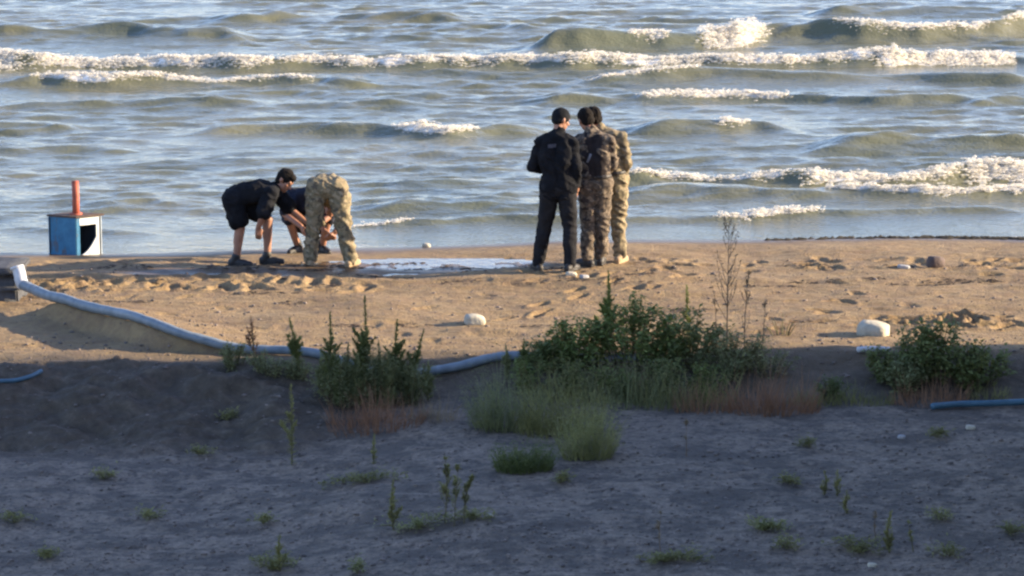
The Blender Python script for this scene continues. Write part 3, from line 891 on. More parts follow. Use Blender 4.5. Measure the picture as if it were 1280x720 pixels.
def union(name, parts, voxel=0.011, smooth=5, folds=0.0, fseed=0, fscale=9.0):
    V, F = [], []
    for v, f in parts:
        o_ = len(V); V += list(v); F += [tuple(i + o_ for i in q) for q in f]
    me = mesh(name, V, F)
    ob = bpy.data.objects.new('tmp', me); COL.objects.link(ob)
    m = ob.modifiers.new('r', 'REMESH'); m.mode = 'VOXEL'; m.voxel_size = voxel
    if smooth:
        s_ = ob.modifiers.new('s', 'SMOOTH'); s_.factor = 0.5; s_.iterations = smooth
    dg = bpy.context.evaluated_depsgraph_get()
    out = bpy.data.meshes.new_from_object(ob.evaluated_get(dg))
    out.name = name
    bpy.data.objects.remove(ob); bpy.data.meshes.remove(me)
    if folds:
        n_ = len(out.vertices)
        c_ = np.empty(n_ * 3); out.vertices.foreach_get('co', c_); c_ = c_.reshape(-1, 3)
        no = np.empty(n_ * 3); out.vertices.foreach_get('normal', no); no = no.reshape(-1, 3)
        wx = c_[:, 0] + 0.05 * vn3(c_[:, 0] * 6, c_[:, 1] * 6, c_[:, 2] * 6, fseed + 5)
        f = 1 - np.abs(vn3(wx * fscale, c_[:, 1] * fscale, (c_[:, 2] + 0.6 * c_[:, 0]) * fscale * 1.7, fseed)) * 2
        f = f + 0.5 * vn3(c_[:, 0] * fscale * 2.6, c_[:, 1] * fscale * 2.6, c_[:, 2] * fscale * 3.4, fseed + 1)
        c_ = c_ + no * (f * folds)[:, None]
        out.vertices.foreach_set('co', c_.ravel())
    out.polygons.foreach_set('use_smooth', [True] * len(out.polygons))
    out.update()
    return out

def hand_parts(wr, d, nrm, curl=0.5, side=1):
    """wrist, finger direction, palm normal (towards the palm side), side = +1/-1 thumb side along nrm x d"""
    d = Vector(d).normalized(); nrm = Vector(nrm); nrm = (nrm - d * nrm.dot(d)).normalized()
    s = nrm.cross(d) * side
    wr = Vector(wr)
    P_ = []
    pe = wr + d * 0.085
    for k in (-1, -0.33, 0.33, 1):
        P_.append(ring_caps(wr + s * 0.016 * k, pe + s * 0.030 * k, 0.017, 0.0135, 8, 3))
    for k, L in ((-1, 0.060), (-0.33, 0.074), (0.33, 0.080), (1, 0.070)):
        a = pe + s * 0.030 * k
        ang = curl
        d1 = (d * math.cos(ang) + nrm * math.sin(ang)); d2 = (d * math.cos(ang * 2.1) + nrm * math.sin(ang * 2.1))
        b = a + d1 * L * 0.55; c_ = b + d2 * L * 0.5
        P_.append(ring_caps(a, b, 0.0105, 0.0095, 8, 3)); P_.append(ring_caps(b, c_, 0.0095, 0.008, 8, 3))
    t0 = wr + d * 0.025 + s * 0.026
    t1 = t0 + (d * 0.6 + s * 0.7 + nrm * 0.35).normalized() * 0.040
    t2 = t1 + (d * 0.9 + s * 0.15 + nrm * 0.45).normalized() * 0.032
    P_.append(ring_caps(t0, t1, 0.0135, 0.0115, 8, 3)); P_.append(ring_caps(t1, t2, 0.011, 0.009, 8, 3))
    return P_

def head_parts(c_, f, u):
    f = Vector(f).normalized(); u = Vector(u); u = (u - f * u.dot(f)).normalized(); r = f.cross(u)
    c_ = Vector(c_); ax = (r, f, u)
    P_ = [ell(c_ + u * 0.02 - f * 0.008, ax, (0.076, 0.096, 0.098)),
          ell(c_ + f * 0.022 - u * 0.055, ax, (0.060, 0.066, 0.066)),
          ring_caps(c_ + f * 0.055 - u * 0.098, c_ + f * 0.066 - u * 0.098, 0.024, 0.020, 10, 3),
          ring_caps(c_ + f * 0.078 + u * 0.008, c_ + f * 0.104 - u * 0.034, 0.010, 0.016, 8, 3),
          ring_caps(c_ + f * 0.072 + u * 0.022 - r * 0.036, c_ + f * 0.072 + u * 0.022 + r * 0.036, 0.017, 0.017, 8, 3),
          ring_caps(c_ + f * 0.080 - u * 0.064 - r * 0.018, c_ + f * 0.080 - u * 0.064 + r * 0.018, 0.010, 0.010, 8, 3)]
    for s in (-1, 1):
        P_.append(ell(c_ + r * (0.080 * s) - f * 0.012 - u * 0.005, ax, (0.012, 0.022, 0.034)))
        P_.append(ell(c_ + r * (0.042 * s) + f * 0.056 - u * 0.022, ax, (0.022, 0.022, 0.022)))
    return P_, (r, f, u)

def person(uv, z0, J, label, wear, group=None):
    p = gp(uv[0], uv[1], z0)
    O = Vector((p.x, p.y, tz(p.x, p.y)))
    J = {k: (Vector(v) if isinstance(v, (tuple, list)) else v) for k, v in J.items()}
    for s in 'LR':
        a = J['ankle' + s]
        dz = tz(O.x + a.x, O.y + a.y) - O.z - 0.006
        a.z += dz
        J['toe' + s].z = 0
    bs = J.get('scale', 1.0)
    body, sh = [], {}
    lat = (J['shR'] - J['shL']).normalized()
    hc = (J['hipL'] + J['hipR']) / 2
    sc_ = (J['shL'] + J['shR']) / 2
    ch = J.get('chest', hc.lerp(sc_, 0.66))
    wa = J.get('waist', hc.lerp(sc_, 0.30))
    def torso(e, hem=None):
        P_ = [ring_caps(J['hipL'], J['hipR'], 0.098 + e, 0.098 + e)]
        for s in (-1, 1):
            h = hc + (J['hipR'] - J['hipL']) * 0.42 * s
            P_.append(ring_caps(h, wa + lat * 0.055 * s, 0.100 + e, 0.088 + e))
            P_.append(ring_caps(wa + lat * 0.055 * s, ch + lat * 0.070 * s, 0.088 + e, 0.100 + e))
            P_.append(ring_caps(ch + lat * 0.070 * s, sc_ + lat * 0.10 * s, 0.100 + e, 0.062 + e))
        P_.append(ring_caps(J['shL'], J['shR'], 0.050 + e * 0.8, 0.050 + e * 0.8))
        P_.append(ring_caps(sc_ + lat * -0.1, J['neck'], 0.055 + e * 0.6, 0.052 + e * 0.4)); P_.append(ring_caps(sc_ + lat * 0.1, J['neck'], 0.055 + e * 0.6, 0.052 + e * 0.4))
        for k in 'LR': P_.append(ring_caps(J['neck'].lerp(sc_, 0.45), J['sh' + k], 0.056 + e, 0.046 + e))
        return P_
    def arm(s, e, t_end=1.0):
        a, b, c_ = J['sh' + s], J['el' + s], J['wr' + s]
        P_ = [ring_caps(a, b, 0.047 + e, 0.041 + e)]
        if t_end > 0.5:
            P_.append(ring_caps(b, b.lerp(c_, (t_end - 0.5) * 2), 0.041 + e, 0.030 + e * 0.9))
        else:
            P_ = [ring_caps(a, a.lerp(b, t_end * 2), 0.054 + e, 0.050 + e * 1.2)]
        return P_
    def leg(s, e, t_end=1.0):
        a, b, c_ = J['hip' + s], J['knee' + s], J['ankle' + s]
        if t_end <= 0.5:
            return [ring_caps(a, a.lerp(b, t_end * 2), 0.092 + e, 0.070 + e * 1.25)]
        P_ = [ring_caps(a, b, 0.092 + e, 0.058 + e), ring_caps(b, b.lerp(c_, (t_end - 0.5) * 2), 0.057 + e, 0.040 + e * 1.1)]
        P_.append(ring_caps(b.lerp(c_, 0.12) - J['toe' + s].normalized() * 0.012, b.lerp(c_, 0.45) - J['toe' + s].normalized() * 0.014, 0.050 + e, 0.046 + e))
        return P_
    body += torso(0.0) + arm('L', 0) + arm('R', 0) + leg('L', 0) + leg('R', 0)
    hp_, (r, f, u) = head_parts(J['head'], J['face'], J['headup'])
    body += hp_
    body.append(ring_caps(J['neck'], J['head'] - u * 0.045 - f * 0.02, 0.054, 0.052))
    for s, sg in (('L', 1), ('R', -1)):
        body += hand_parts(J['wr' + s], J['hand' + s], J['palm' + s], J.get('curl', 0.45), J.get('thumb' + s, sg))
        fd = J['toe' + s].normalized(); a = J['ankle' + s]
        g0 = a.z - 0.085
        body.append(ring_caps(a, Vector((a.x, a.y, g0 + 0.045)) - fd * 0.035, 0.036, 0.033))
        body.append(ring_caps(Vector((a.x, a.y, g0 + 0.040)) - fd * 0.03, Vector((a.x, a.y, g0 + 0.030)) + fd * 0.14, 0.032, 0.022))
    ob = link('person', union('person', body, 0.0085, 3), M['skin'])
    ob.location = O
    tag(ob, label, 'person', group)
    for sgn in (-1, 1):
        V, F = ell(J['head'] + r * (0.030 * sgn) + f * 0.074 - u * 0.004, (r, f, u), (0.013, 0.010, 0.009))
        link('eye', mesh('eye', V, F), M['hair'], ob)
    # hair / cap
    c_ = J['head']
    kind = wear['head']
    if kind == 'cap':
        P_ = [ell(c_ + u * 0.034 - f * 0.012, (r, f, u), (0.088, 0.108, 0.096)), ell(c_ - u * 0.012 - f * 0.045, (r, f, u), (0.076, 0.066, 0.062))]
        link('cap', union('cap', P_, 0.009, 3), M['black_cloth'], ob)
    else:
        P_ = [ell(c_ + u * 0.034 - f * 0.018, (r, f, u), (0.085, 0.102, 0.096)), ell(c_ - u * 0.02 - f * 0.048, (r, f, u), (0.074, 0.060, 0.066)),
              ell(c_ + u * 0.075 + f * 0.045, (r, f, u), (0.062, 0.050, 0.036))]
        link('hair', union('hair', P_, 0.008, 2, 0.006, 3, 26), M['hair'], ob)
    # upper clothes
    up = wear['top']
    P_ = torso(up.get('e', 0.022))
    for s in 'LR': P_ += arm(s, up.get('ea', 0.018), up['sleeve'])
    if up.get('collar'): P_.append(ring_caps(J['neck'] - u * 0.02, J['neck'] + u * 0.025, 0.072, 0.066))
    if up.get('hem'):
        for s in (-1, 1):
            h = hc + (J['hipR'] - J['hipL']) * 0.45 * s
            P_.append(ring_caps(h, h + Vector(up['hem']), 0.118, 0.116))
    jk = link(up['name'], union(up['name'], P_, 0.0095, 4, up.get('folds', 0.008), hash_seed(uv)), M[up['mat']], ob)
    # lower clothes
    lo = wear['low']
    P_ = [ring_caps(J['hipL'], J['hipR'], 0.108 + 0.008, 0.108 + 0.008), ring_caps(hc, hc.lerp(wa, 0.8), 0.112, 0.10)]
    for s in 'LR': P_ += leg(s, lo.get('e', 0.020), lo['len'])
    link(lo['name'], union(lo['name'], P_, 0.0095, 4, lo.get('folds', 0.010), hash_seed(uv) + 7, 8.0), M[lo['mat']], ob)
    if wear.get('belt'):
        ax_ = (wa - hc).normalized(); bc = hc.lerp(wa, 0.62)
        P_ = [ring_caps(bc + lat * 0.062 * s - ax_ * 0.014, bc + lat * 0.062 * s + ax_ * 0.014, 0.124, 0.124) for s in (-1, 1)]
        P_ = [([v for v in V_], F_) for V_, F_ in P_]
        cut = []
        for V_, F_ in P_:
            cut.append(([bc + (v - bc) - ax_ * (max(-0.03, min(0.03, (v - bc).dot(ax_))) * 0 + ((v - bc).dot(ax_) - max(-0.024, min(0.024, (v - bc).dot(ax_))))) for v in V_], F_))
        link('belt', union('belt', cut, 0.009, 1), M['shoe'], ob)
    for s in 'LR':
        fd = J['toe' + s].normalized(); a = J['ankle' + s]; g0 = a.z - 0.085
        sd_ = Vector((fd.y, -fd.x, 0))
        b0 = Vector((a.x, a.y, g0))
        P_ = [ring_caps(a + Vector((0, 0, 0.03)), b0 + Vector((0, 0, 0.050)) - fd * 0.03, 0.050, 0.046),
              ring_caps(b0 - fd * 0.055 + Vector((0, 0, 0.044)), b0 + fd * 0.09 + Vector((0, 0, 0.042)), 0.043, 0.042),
              ring_caps(b0 + fd * 0.10 - sd_ * 0.012 + Vector((0, 0, 0.036)), b0 + fd * 0.165 + Vector((0, 0, 0.032)), 0.037, 0.031),
              ring_caps(b0 + fd * 0.10 + sd_ * 0.012 + Vector((0, 0, 0.036)), b0 + fd * 0.165 + Vector((0, 0, 0.032)), 0.037, 0.031)]
        V, F = boxlike(b0, fd, sd_)
        P_.append((V, F))
        link(wear.get('shoe_name', 'shoe'), union('shoe', P_, 0.008, 2), M[wear['shoe']], ob)
    return ob, J, (hc, wa, ch, sc_, lat)

def boxlike(b0, fd, sd_):
    pts = []
    for zz in (0.0, 0.022):
        for a, b in ((-0.09, -0.034), (-0.09, 0.034), (0.10, 0.046), (0.19, 0.026), (0.19, -0.026), (0.10, -0.046)):
            pts.append(b0 + fd * a + sd_ * b + Vector((0, 0, zz)))
    F = [(0, 1, 2, 3, 4, 5)[::-1], (6, 7, 8, 9, 10, 11)] + [(k, (k + 1) % 6, 6 + (k + 1) % 6, 6 + k) for k in range(6)]
    return pts, F

def hash_seed(uv):
    return int(uv[0] * 3 + uv[1])

def print_on(ob, cloth, name, quad, mat, n=8):
    """thin printed patch following the back of a garment; quad of (x, z) corners"""
    me = next(c for c in ob.children if c.name.split('.')[0] == cloth).data
    c_ = np.empty(len(me.vertices) * 3); me.vertices.foreach_get('co', c_); c_ = c_.reshape(-1, 3)
    V, F = [], []
    q = [np.array(k, float) for k in quad]
    for j in range(n + 1):
        for i in range(n + 1):
            a, b = i / n, j / n
            xz = (q[0] * (1 - a) + q[1] * a) * (1 - b) + (q[3] * (1 - a) + q[2] * a) * b
            d = np.hypot(c_[:, 0] - xz[0], c_[:, 2] - xz[1]) < 0.014
            V.append(Vector((xz[0], (c_[d, 1].min() if d.any() else 0) - 0.003, xz[1])))
    for j in range(n):
        for i in range(n):
            k = j * (n + 1) + i
            F.append((k, k + 1, k + n + 2, k + n + 1))
    return link(name, mesh(name, V, F), mat, ob)

# left of the huddle: black jacket and cap
J4 = dict(hipL=(-0.085, 0, 0.93), hipR=(0.095, 0, 0.93), kneeL=(-0.14, 0.06, 0.50), kneeR=(0.13, 0.0, 0.50), ankleL=(-0.215, 0.09, 0.085), ankleR=(0.135, -0.06, 0.085),
          toeL=(-0.35, 0.9, 0), toeR=(0.5, 0.85, 0), shL=(-0.185, 0.02, 1.415), shR=(0.15, -0.01, 1.42), elL=(-0.275, 0.05, 1.15), elR=(0.205, -0.05, 1.15),
          wrL=(-0.12, 0.25, 1.08), wrR=(0.205, 0.03, 0.90), handL=(0.9, 0.4, -0.1), handR=(-0.02, 0.12, -1), palmL=(0.2, -0.5, -0.8), palmR=(-1, 0.1, 0),
          neck=(0.0, 0.03, 1.515), head=(0.035, 0.075, 1.665), face=(0.86, 0.50, -0.30), headup=(0.22, 0.15, 1), chest=(-0.02, 0.0, 1.24), waist=(0.0, 0.0, 1.08))
p4, J_, T_ = person((697, 341), 0.0, J4, 'standing person in a black jacket, dark trousers and black cap, seen from behind',
    dict(head='cap', belt=False, top=dict(name='jacket', mat='black_cloth', sleeve=0.92, collar=True, hem=(0, 0, -0.06), folds=0.013, e=0.026, ea=0.013),
         low=dict(name='trousers', mat='dark_trousers', len=0.98, e=0.022), shoe='shoe'))
print_on(p4, 'jacket', 'back_print', [(-0.11, 1.375), (-0.02, 1.38), (-0.02, 1.42), (-0.11, 1.415)], M['dull_print'])
# middle of the huddle: dark brown uniform, head bowed to the left
J5 = dict(hipL=(-0.085, 0, 0.92), hipR=(0.085, 0, 0.92), kneeL=(-0.075, 0.02, 0.49), kneeR=(0.085, 0.03, 0.49), ankleL=(-0.085, -0.03, 0.085), ankleR=(0.075, 0.06, 0.085),
          toeL=(-0.75, 0.6, 0), toeR=(0.2, 0.95, 0), shL=(-0.175, 0.03, 1.38), shR=(0.155, -0.01, 1.385), elL=(-0.21, 0.12, 1.12), elR=(0.205, 0.04, 1.12),
          wrL=(-0.10, 0.30, 1.03), wrR=(0.12, 0.24, 1.00), handL=(0.7, 0.7, 0), handR=(-0.5, 0.7, 0), palmL=(0.5, -0.5, -0.5), palmR=(-0.5, -0.5, -0.5),
          neck=(-0.045, 0.05, 1.475), head=(-0.10, 0.105, 1.605), face=(-0.35, 0.85, -0.45), headup=(-0.28, 0.35, 1), chest=(-0.015, 0.01, 1.20), waist=(0.0, 0.0, 1.05))
p5, J_, T_ = person((743, 335), 0.0, J5, 'standing person in dark brown uniform with black vest, head bowed towards the black capped one',
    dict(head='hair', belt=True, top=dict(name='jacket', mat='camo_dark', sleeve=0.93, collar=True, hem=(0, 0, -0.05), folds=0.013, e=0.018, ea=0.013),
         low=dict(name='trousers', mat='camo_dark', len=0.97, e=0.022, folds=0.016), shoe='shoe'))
hc, wa, ch, sc_, lat = T_
P_ = []
for s in (-1, 1):
    P_.append(ring_caps(wa.lerp(ch, -0.15) + lat * 0.052 * s, ch + lat * 0.062 * s, 0.116, 0.126))
    P_.append(ring_caps(ch + lat * 0.062 * s, sc_ + lat * 0.065 * s, 0.126, 0.084))
    P_.append(ring_caps(sc_ + lat * 0.065 * s, J_['neck'] - Vector((0, 0, 0.02)), 0.084, 0.070))
link('vest', union('vest', P_, 0.010, 5, 0.007, 77), M['vest'], p5)
print_on(p5, 'vest', 'vest_stripe', [(-0.10, 1.16), (-0.075, 1.16), (-0.035, 1.25), (-0.06, 1.26)], M['pale_print'])
# half hidden behind: tan camouflage, leaning in
J6 = dict(hipL=(-0.09, 0, 0.92), hipR=(0.085, 0, 0.92), kneeL=(-0.09, 0.04, 0.49), kneeR=(0.10, 0.0, 0.49), ankleL=(-0.10, 0.06, 0.085), ankleR=(0.11, -0.03, 0.085),
          toeL=(-0.3, 0.9, 0), toeR=(0.45, 0.9, 0), shL=(-0.225, 0.03, 1.38), shR=(0.115, -0.02, 1.40), elL=(-0.22, 0.16, 1.14), elR=(0.195, -0.05, 1.13),
          wrL=(-0.10, 0.32, 1.05), wrR=(0.15, 0.08, 0.91), handL=(0.7, 0.7, 0), handR=(-0.05, 0.2, -1), palmL=(0.5, -0.5, -0.5), palmR=(-1, 0.1, 0),
          neck=(-0.11, 0.04, 1.465), head=(-0.19, 0.085, 1.590), face=(-0.55, 0.75, -0.40), headup=(-0.28, 0.3, 1), chest=(-0.045, 0.01, 1.20), waist=(-0.01, 0.0, 1.05))
p6, J_, T_ = person((762, 330), 0.0, J6, 'standing person in tan camouflage uniform half hidden behind the dark brown uniform',
    dict(head='hair', belt=True, top=dict(name='jacket', mat='camo', sleeve=0.90, collar=True, hem=(0, 0, -0.06), folds=0.011, e=0.018, ea=0.012),
         low=dict(name='trousers', mat='camo', len=0.97, e=0.026, folds=0.016), shoe='boot', shoe_name='boot'))

# bent over, black t-shirt and shorts, bare legs
J1 = dict(hipL=(-0.19, 0.11, 0.76), hipR=(-0.20, -0.09, 0.75), kneeR=(-0.125, -0.10, 0.44), kneeL=(0.165, 0.12, 0.50), ankleR=(-0.175, -0.10, 0.085), ankleL=(0.155, 0.10, 0.085),
          toeR=(1, -0.25, 0), toeL=(1, 0.0, 0), shR=(0.22, -0.17, 0.84), shL=(0.25, 0.17, 0.83), elR=(0.13, -0.24, 0.58), elL=(0.42, 0.18, 0.60),
          wrR=(0.085, -0.21, 0.47), wrL=(0.60, 0.10, 0.47), handR=(0.02, 0.05, -1), handL=(0.75, -0.2, -0.55), palmR=(-0.2, 1, 0), palmL=(0, -0.2, -1),
          neck=(0.29, 0.0, 0.885), head=(0.375, -0.02, 0.965), face=(0.80, -0.42, -0.62), headup=(0.55, 0, 0.85), chest=(0.08, 0.0, 0.84), waist=(-0.07, 0, 0.815))
p1, J_, T_ = person((316, 331), -0.02, J1, 'bent over person in black t-shirt and shorts with bare legs standing at the puddle',
    dict(head='hair', top=dict(name='t_shirt', mat='black_cloth', sleeve=0.40, hem=None, folds=0.011, e=0.030, ea=0.030),
         low=dict(name='shorts', mat='black_cloth', len=0.34, e=0.032, folds=0.016), shoe='shoe'))
# crouching behind, dark shirt
J2 = dict(hipL=(0.06, 0.20, 0.30), hipR=(-0.10, 0.22, 0.30), kneeL=(0.20, -0.14, 0.46), kneeR=(-0.26, -0.12, 0.44), ankleL=(0.12, 0.02, 0.085), ankleR=(-0.17, 0.04, 0.085),
          toeL=(0.5, -0.9, 0), toeR=(-0.5, -0.9, 0), shL=(0.14, 0.0, 0.66), shR=(-0.21, 0.0, 0.67), elL=(0.22, -0.20, 0.46), elR=(-0.29, -0.17, 0.47),
          wrL=(0.05, -0.38, 0.34), wrR=(-0.10, -0.34, 0.36), handL=(-0.3, -0.5, -0.7), handR=(0.3, -0.5, -0.7), palmL=(-0.8, 0.2, 0), palmR=(0.8, 0.2, 0),
          neck=(0.01, -0.07, 0.71), head=(0.05, -0.16, 0.765), face=(0.05, -0.75, -0.65), headup=(0, -0.6, 0.75), chest=(-0.03, 0.06, 0.55), waist=(-0.02, 0.17, 0.42))
p2, J_, T_ = person((390, 311), -0.04, J2, 'crouching person in navy shirt half hidden between two bent over people',
    dict(head='hair', top=dict(name='shirt', mat='navy_cloth', sleeve=0.42, hem=None, folds=0.011, e=0.026, ea=0.028),
         low=dict(name='shorts', mat='navy_cloth', len=0.40, e=0.03, folds=0.011), shoe='shoe'))
# bent over, seen from behind, khaki camouflage
J3 = dict(hipL=(-0.135, 0.0, 0.88), hipR=(0.085, 0.0, 0.88), kneeL=(-0.175, -0.03, 0.47), kneeR=(0.165, -0.03, 0.48), ankleL=(-0.215, 0.03, 0.085), ankleR=(0.235, -0.02, 0.085),
          toeL=(-0.2, 1, 0), toeR=(0.45, 0.9, 0), shL=(-0.20, 0.48, 0.70), shR=(0.16, 0.48, 0.70), elL=(-0.16, 0.46, 0.47), elR=(0.12, 0.46, 0.47),
          wrL=(-0.07, 0.34, 0.34), wrR=(0.05, 0.34, 0.33), handL=(0.5, -0.2, -0.5), handR=(-0.5, -0.2, -0.5), palmL=(0.4, 0.7, 0.3), palmR=(-0.4, 0.7, 0.3),
          neck=(-0.02, 0.56, 0.64), head=(-0.02, 0.66, 0.56), face=(0, 0.25, -1), headup=(0, 1, 0.2), chest=(-0.02, 0.36, 0.80), waist=(-0.02, 0.16, 0.90))
p3, J_, T_ = person((412, 332), -0.03, J3, 'bent over person in khaki camouflage trousers and jacket seen from behind',
    dict(head='hair', top=dict(name='jacket', mat='camo', sleeve=0.80, hem=None, folds=0.013, e=0.026, ea=0.022),
         low=dict(name='trousers', mat='camo', len=0.985, e=0.030, folds=0.016), shoe='boot', shoe_name='boot'))

# ------------------------------------------------------------------ plants
class MB:
    def __init__(self): self.V = []; self.F = []
    def leaf(self, p, d, L, W, up):
        d = d.normalized(); s = d.cross(up)
        s = s.normalized() if s.length > 1e-4 else d.orthogonal().normalized()
        n_ = s.cross(d)
        b = len(self.V)
        self.V += [p, p + d * (0.45 * L) + s * (W / 2) + n_ * (0.10 * L), p + d * L - n_ * (0.10 * L), p + d * (0.45 * L) - s * (W / 2) + n_ * (0.10 * L), p + d * (0.5 * L)]
        self.F += [(b, b + 1, b + 4), (b + 1, b + 2, b + 4), (b + 2, b + 3, b + 4), (b + 3, b, b + 4)]
    def blade(self, p, d, L, W, bend):
        """grass blade in three segments, bending towards bend"""
        b = len(self.V); d = d.normalized()
        s = d.cross(bend); s = s.normalized() if s.length > 1e-4 else d.orthogonal().normalized()
        q = Vector(p)
        for k in range(4):
            w_ = W * (1 - k / 3.0) * 0.5 + 0.0006
            self.V += [q + s * w_, q - s * w_]
            d = (d + bend * 0.28).normalized()
            q = q + d * (L / 3)
        for k in range(3):
            a = b + 2 * k
            self.F.append((a, a + 1, a + 3, a + 2))
    def tube(self, path, radii, n=5):
        V, F = tube(path, radii, n, cap=False)
        b = len(self.V); self.V += V; self.F += [tuple(i + b for i in f) for f in F]
    def out(self, name, mat, par, kind='stuff'):
        if not self.V: return None
        o = link(name, mesh(name, self.V, self.F, False), mat, par)
        if kind: o['kind'] = kind
        return o

def rdir(zmin=-0.2, zmax=1.0):
    a = random.uniform(0, 2 * math.pi); z = random.uniform(zmin, zmax); r = math.sqrt(max(0, 1 - z * z))
    return Vector((r * math.cos(a), r * math.sin(a), z))

def size_at(p): return p.y / FPX            # metres per photo pixel at that depth

def spire(u, v, vt, label, group=None, lean=0.0, mat='leaf_dark', bush=0.9, name='tall_weed', dense=1.0, ut=None, smat='stem', leafL=0.10):
    p = G(u, v); k = size_at(p); h = (v - vt) * k * 1.02
    if ut is not None: lean = (ut - u) * k
    root = empty(name, p - Vector((0, 0, 0.01)), label, 'weed', group)
    st, lf = MB(), MB()
    def stalk(base, tip, r0, depth=0):
        mid = base.lerp(tip, 0.5) + Vector((random.gauss(0, .012), random.gauss(0, .012), 0)) + Vector((0, 0, 0.02 * h))
        path = catmull([base, mid, tip], 5)
        st.tube(path, [r0 * (1 - 0.85 * i / (len(path) - 1)) for i in range(len(path))], 5)
        L_ = (tip - base).length
        n = int(L_ * 260 * dense)
        for i in range(n):
            t_ = random.random() ** 0.8
            q = path[min(len(path) - 1, int(t_ * (len(path) - 1)))].lerp(path[min(len(path) - 1, int(t_ * (len(path) - 1)) + 1)], (t_ * (len(path) - 1)) % 1)
            taper = (1 - t_) ** 0.75 * 0.85 + 0.12
            d = rdir(-0.1, 0.4); d = (d + Vector((0, 0, 0.35 + 1.1 * t_))).normalized()
            lf.leaf(q, d, leafL * taper * random.uniform(0.6, 1.15) * min(1, 0.5 + h), leafL * 0.16 * random.uniform(0.7, 1.4) * (taper + 0.2), Vector((0, 0, 1)))
        # flowering head: short dense buds
        for i in range(int(L_ * 110 * dense)):
            t_ = random.uniform(0.55, 1.0)
            i_ = t_ * (len(path) - 1); q = path[int(i_)].lerp(path[min(len(path) - 1, int(i_) + 1)], i_ % 1)
            rr = 0.030 * (1 - t_) / 0.45 + 0.006
            o_ = rdir(-0.3, 0.5) * rr * random.random()
            lf.leaf(q + o_, (o_ + Vector((0, 0, 0.03))).normalized(), random.uniform(0.018, 0.035), 0.012, Vector((0.3, 0.2, 1)))
    tip = Vector((lean, random.gauss(0, .03), h))
    stalk(Vector((0, 0, 0)), tip, 0.008)
    for i in range(int(17 * bush)):
        t_ = random.uniform(0.04, 0.55)
        a = random.uniform(0, 6.283); L_ = h * random.uniform(0.22, 0.42) * (1.15 - t_)
        b = Vector((lean * t_, 0, h * t_))
        stalk(b, b + Vector((math.cos(a) * 0.45, math.sin(a) * 0.45, 0.85)) * L_, 0.004, 1)
    st.out('stem', M[smat], root, None); lf.out('foliage', M[mat], root)
    return root

def bush(u, v, vt, wpx, label, group=None, mat='leaf', stems=26, leafL=0.075, leafW=0.5, density=70, spread=0.85, name='leafy_bush', cat='bush', depth=0.7, top_bias=0.55):
    p = G(u, v); k = size_at(p); h = (v - vt) * k; rw = wpx * k * 0.5
    root = empty(name, p - Vector((0, 0, 0.01)), label, cat, group)
    st, lf = MB(), MB()
    for i in range(stems):
        a = random.uniform(0, 6.283); rr = math.sqrt(random.random())
        bx, by = math.cos(a) * rr * rw * 0.35, math.sin(a) * rr * rw * depth * 0.35
        ex, ey = math.cos(a) * rr * rw * spread, math.sin(a) * rr * rw * depth * spread
        hz = h * (1 - 0.45 * rr ** 2) * random.uniform(0.62, 1.04)
        z0 = tz(p.x + bx, p.y + by) - p.z
        path = catmull([Vector((bx, by, z0 - 0.01)), Vector((bx * .5 + ex * .5, by * .5 + ey * .5, z0 + hz * 0.55)), Vector((ex, ey, z0 + hz))], 5)
        st.tube(path, [0.006 * (1 - 0.8 * j / (len(path) - 1)) + 0.0008 for j in range(len(path))], 4)
        L_ = max(hz, 0.15)
        for j in range(int(2.0 * density * L_ + 6)):
            t_ = random.random() ** top_bias
            i_ = t_ * (len(path) - 1); q = path[int(i_)].lerp(path[min(len(path) - 1, int(i_) + 1)], i_ % 1)
            d = rdir(-0.35, 0.75)
            o_ = rdir(-0.5, 0.6) * random.random() * 0.10 * min(1, h / 0.5)
            q = q + o_
            if q.z < 0.01 + tz(p.x + q.x, p.y + q.y) - p.z: continue
            s_ = random.uniform(0.55, 1.15) * (1.1 - 0.35 * t_)
            lf.leaf(q, d, leafL * s_, leafL * leafW * s_, Vector((random.gauss(0, .4), random.gauss(0, .4), 1)))
    st.out('stem', M['stem'], root, None); lf.out('foliage', M[mat], root)
    return root

def tuft(u, v, hpx, wpx, label, group=None, mat='leaf_olive', n=260, W=0.006, name='grass_tuft', cat='grass tuft', depth=0.6, lean=0.35, feather=0):
    p = G(u, v); k = size_at(p); h = hpx * k; rw = wpx * k * 0.5
    lf = MB()
    for i in range(n):
        a = random.uniform(0, 6.283); rr = math.sqrt(random.random())
        x, y = math.cos(a) * rr * rw, math.sin(a) * rr * rw * depth
        z0 = tz(p.x + x, p.y + y) - p.z
        d = Vector((math.cos(a) * rr * lean + random.gauss(0, .16), math.sin(a) * rr * lean + random.gauss(0, .16), 1))
        L_ = h * random.uniform(0.30, 1.2) * (1 - 0.45 * rr * rr) * (0.85 + 0.35 * float(vn2((p.x + x) * 9, (p.y + y) * 9, 33)))
        for _ in range(feather):
            t_ = random.uniform(0.25, 1.0)
            lf.leaf(Vector((x, y, z0)) + d.normalized() * (L_ * t_) + rdir(-0.5, 0.5) * 0.03, rdir(-0.1, 0.9), random.uniform(0.02, 0.045), random.uniform(0.005, 0.010), Vector((0, 0, 1)))
        lf.blade(Vector((x, y, z0 - 0.01)), d, L_, W * random.uniform(0.6, 1.3), Vector((random.gauss(0, .5), random.gauss(0, .5), -0.05)))
    o = link(name, mesh(name, lf.V, lf.F, False), M[mat])
    o.location = p
    return tag(o, label, cat, group)

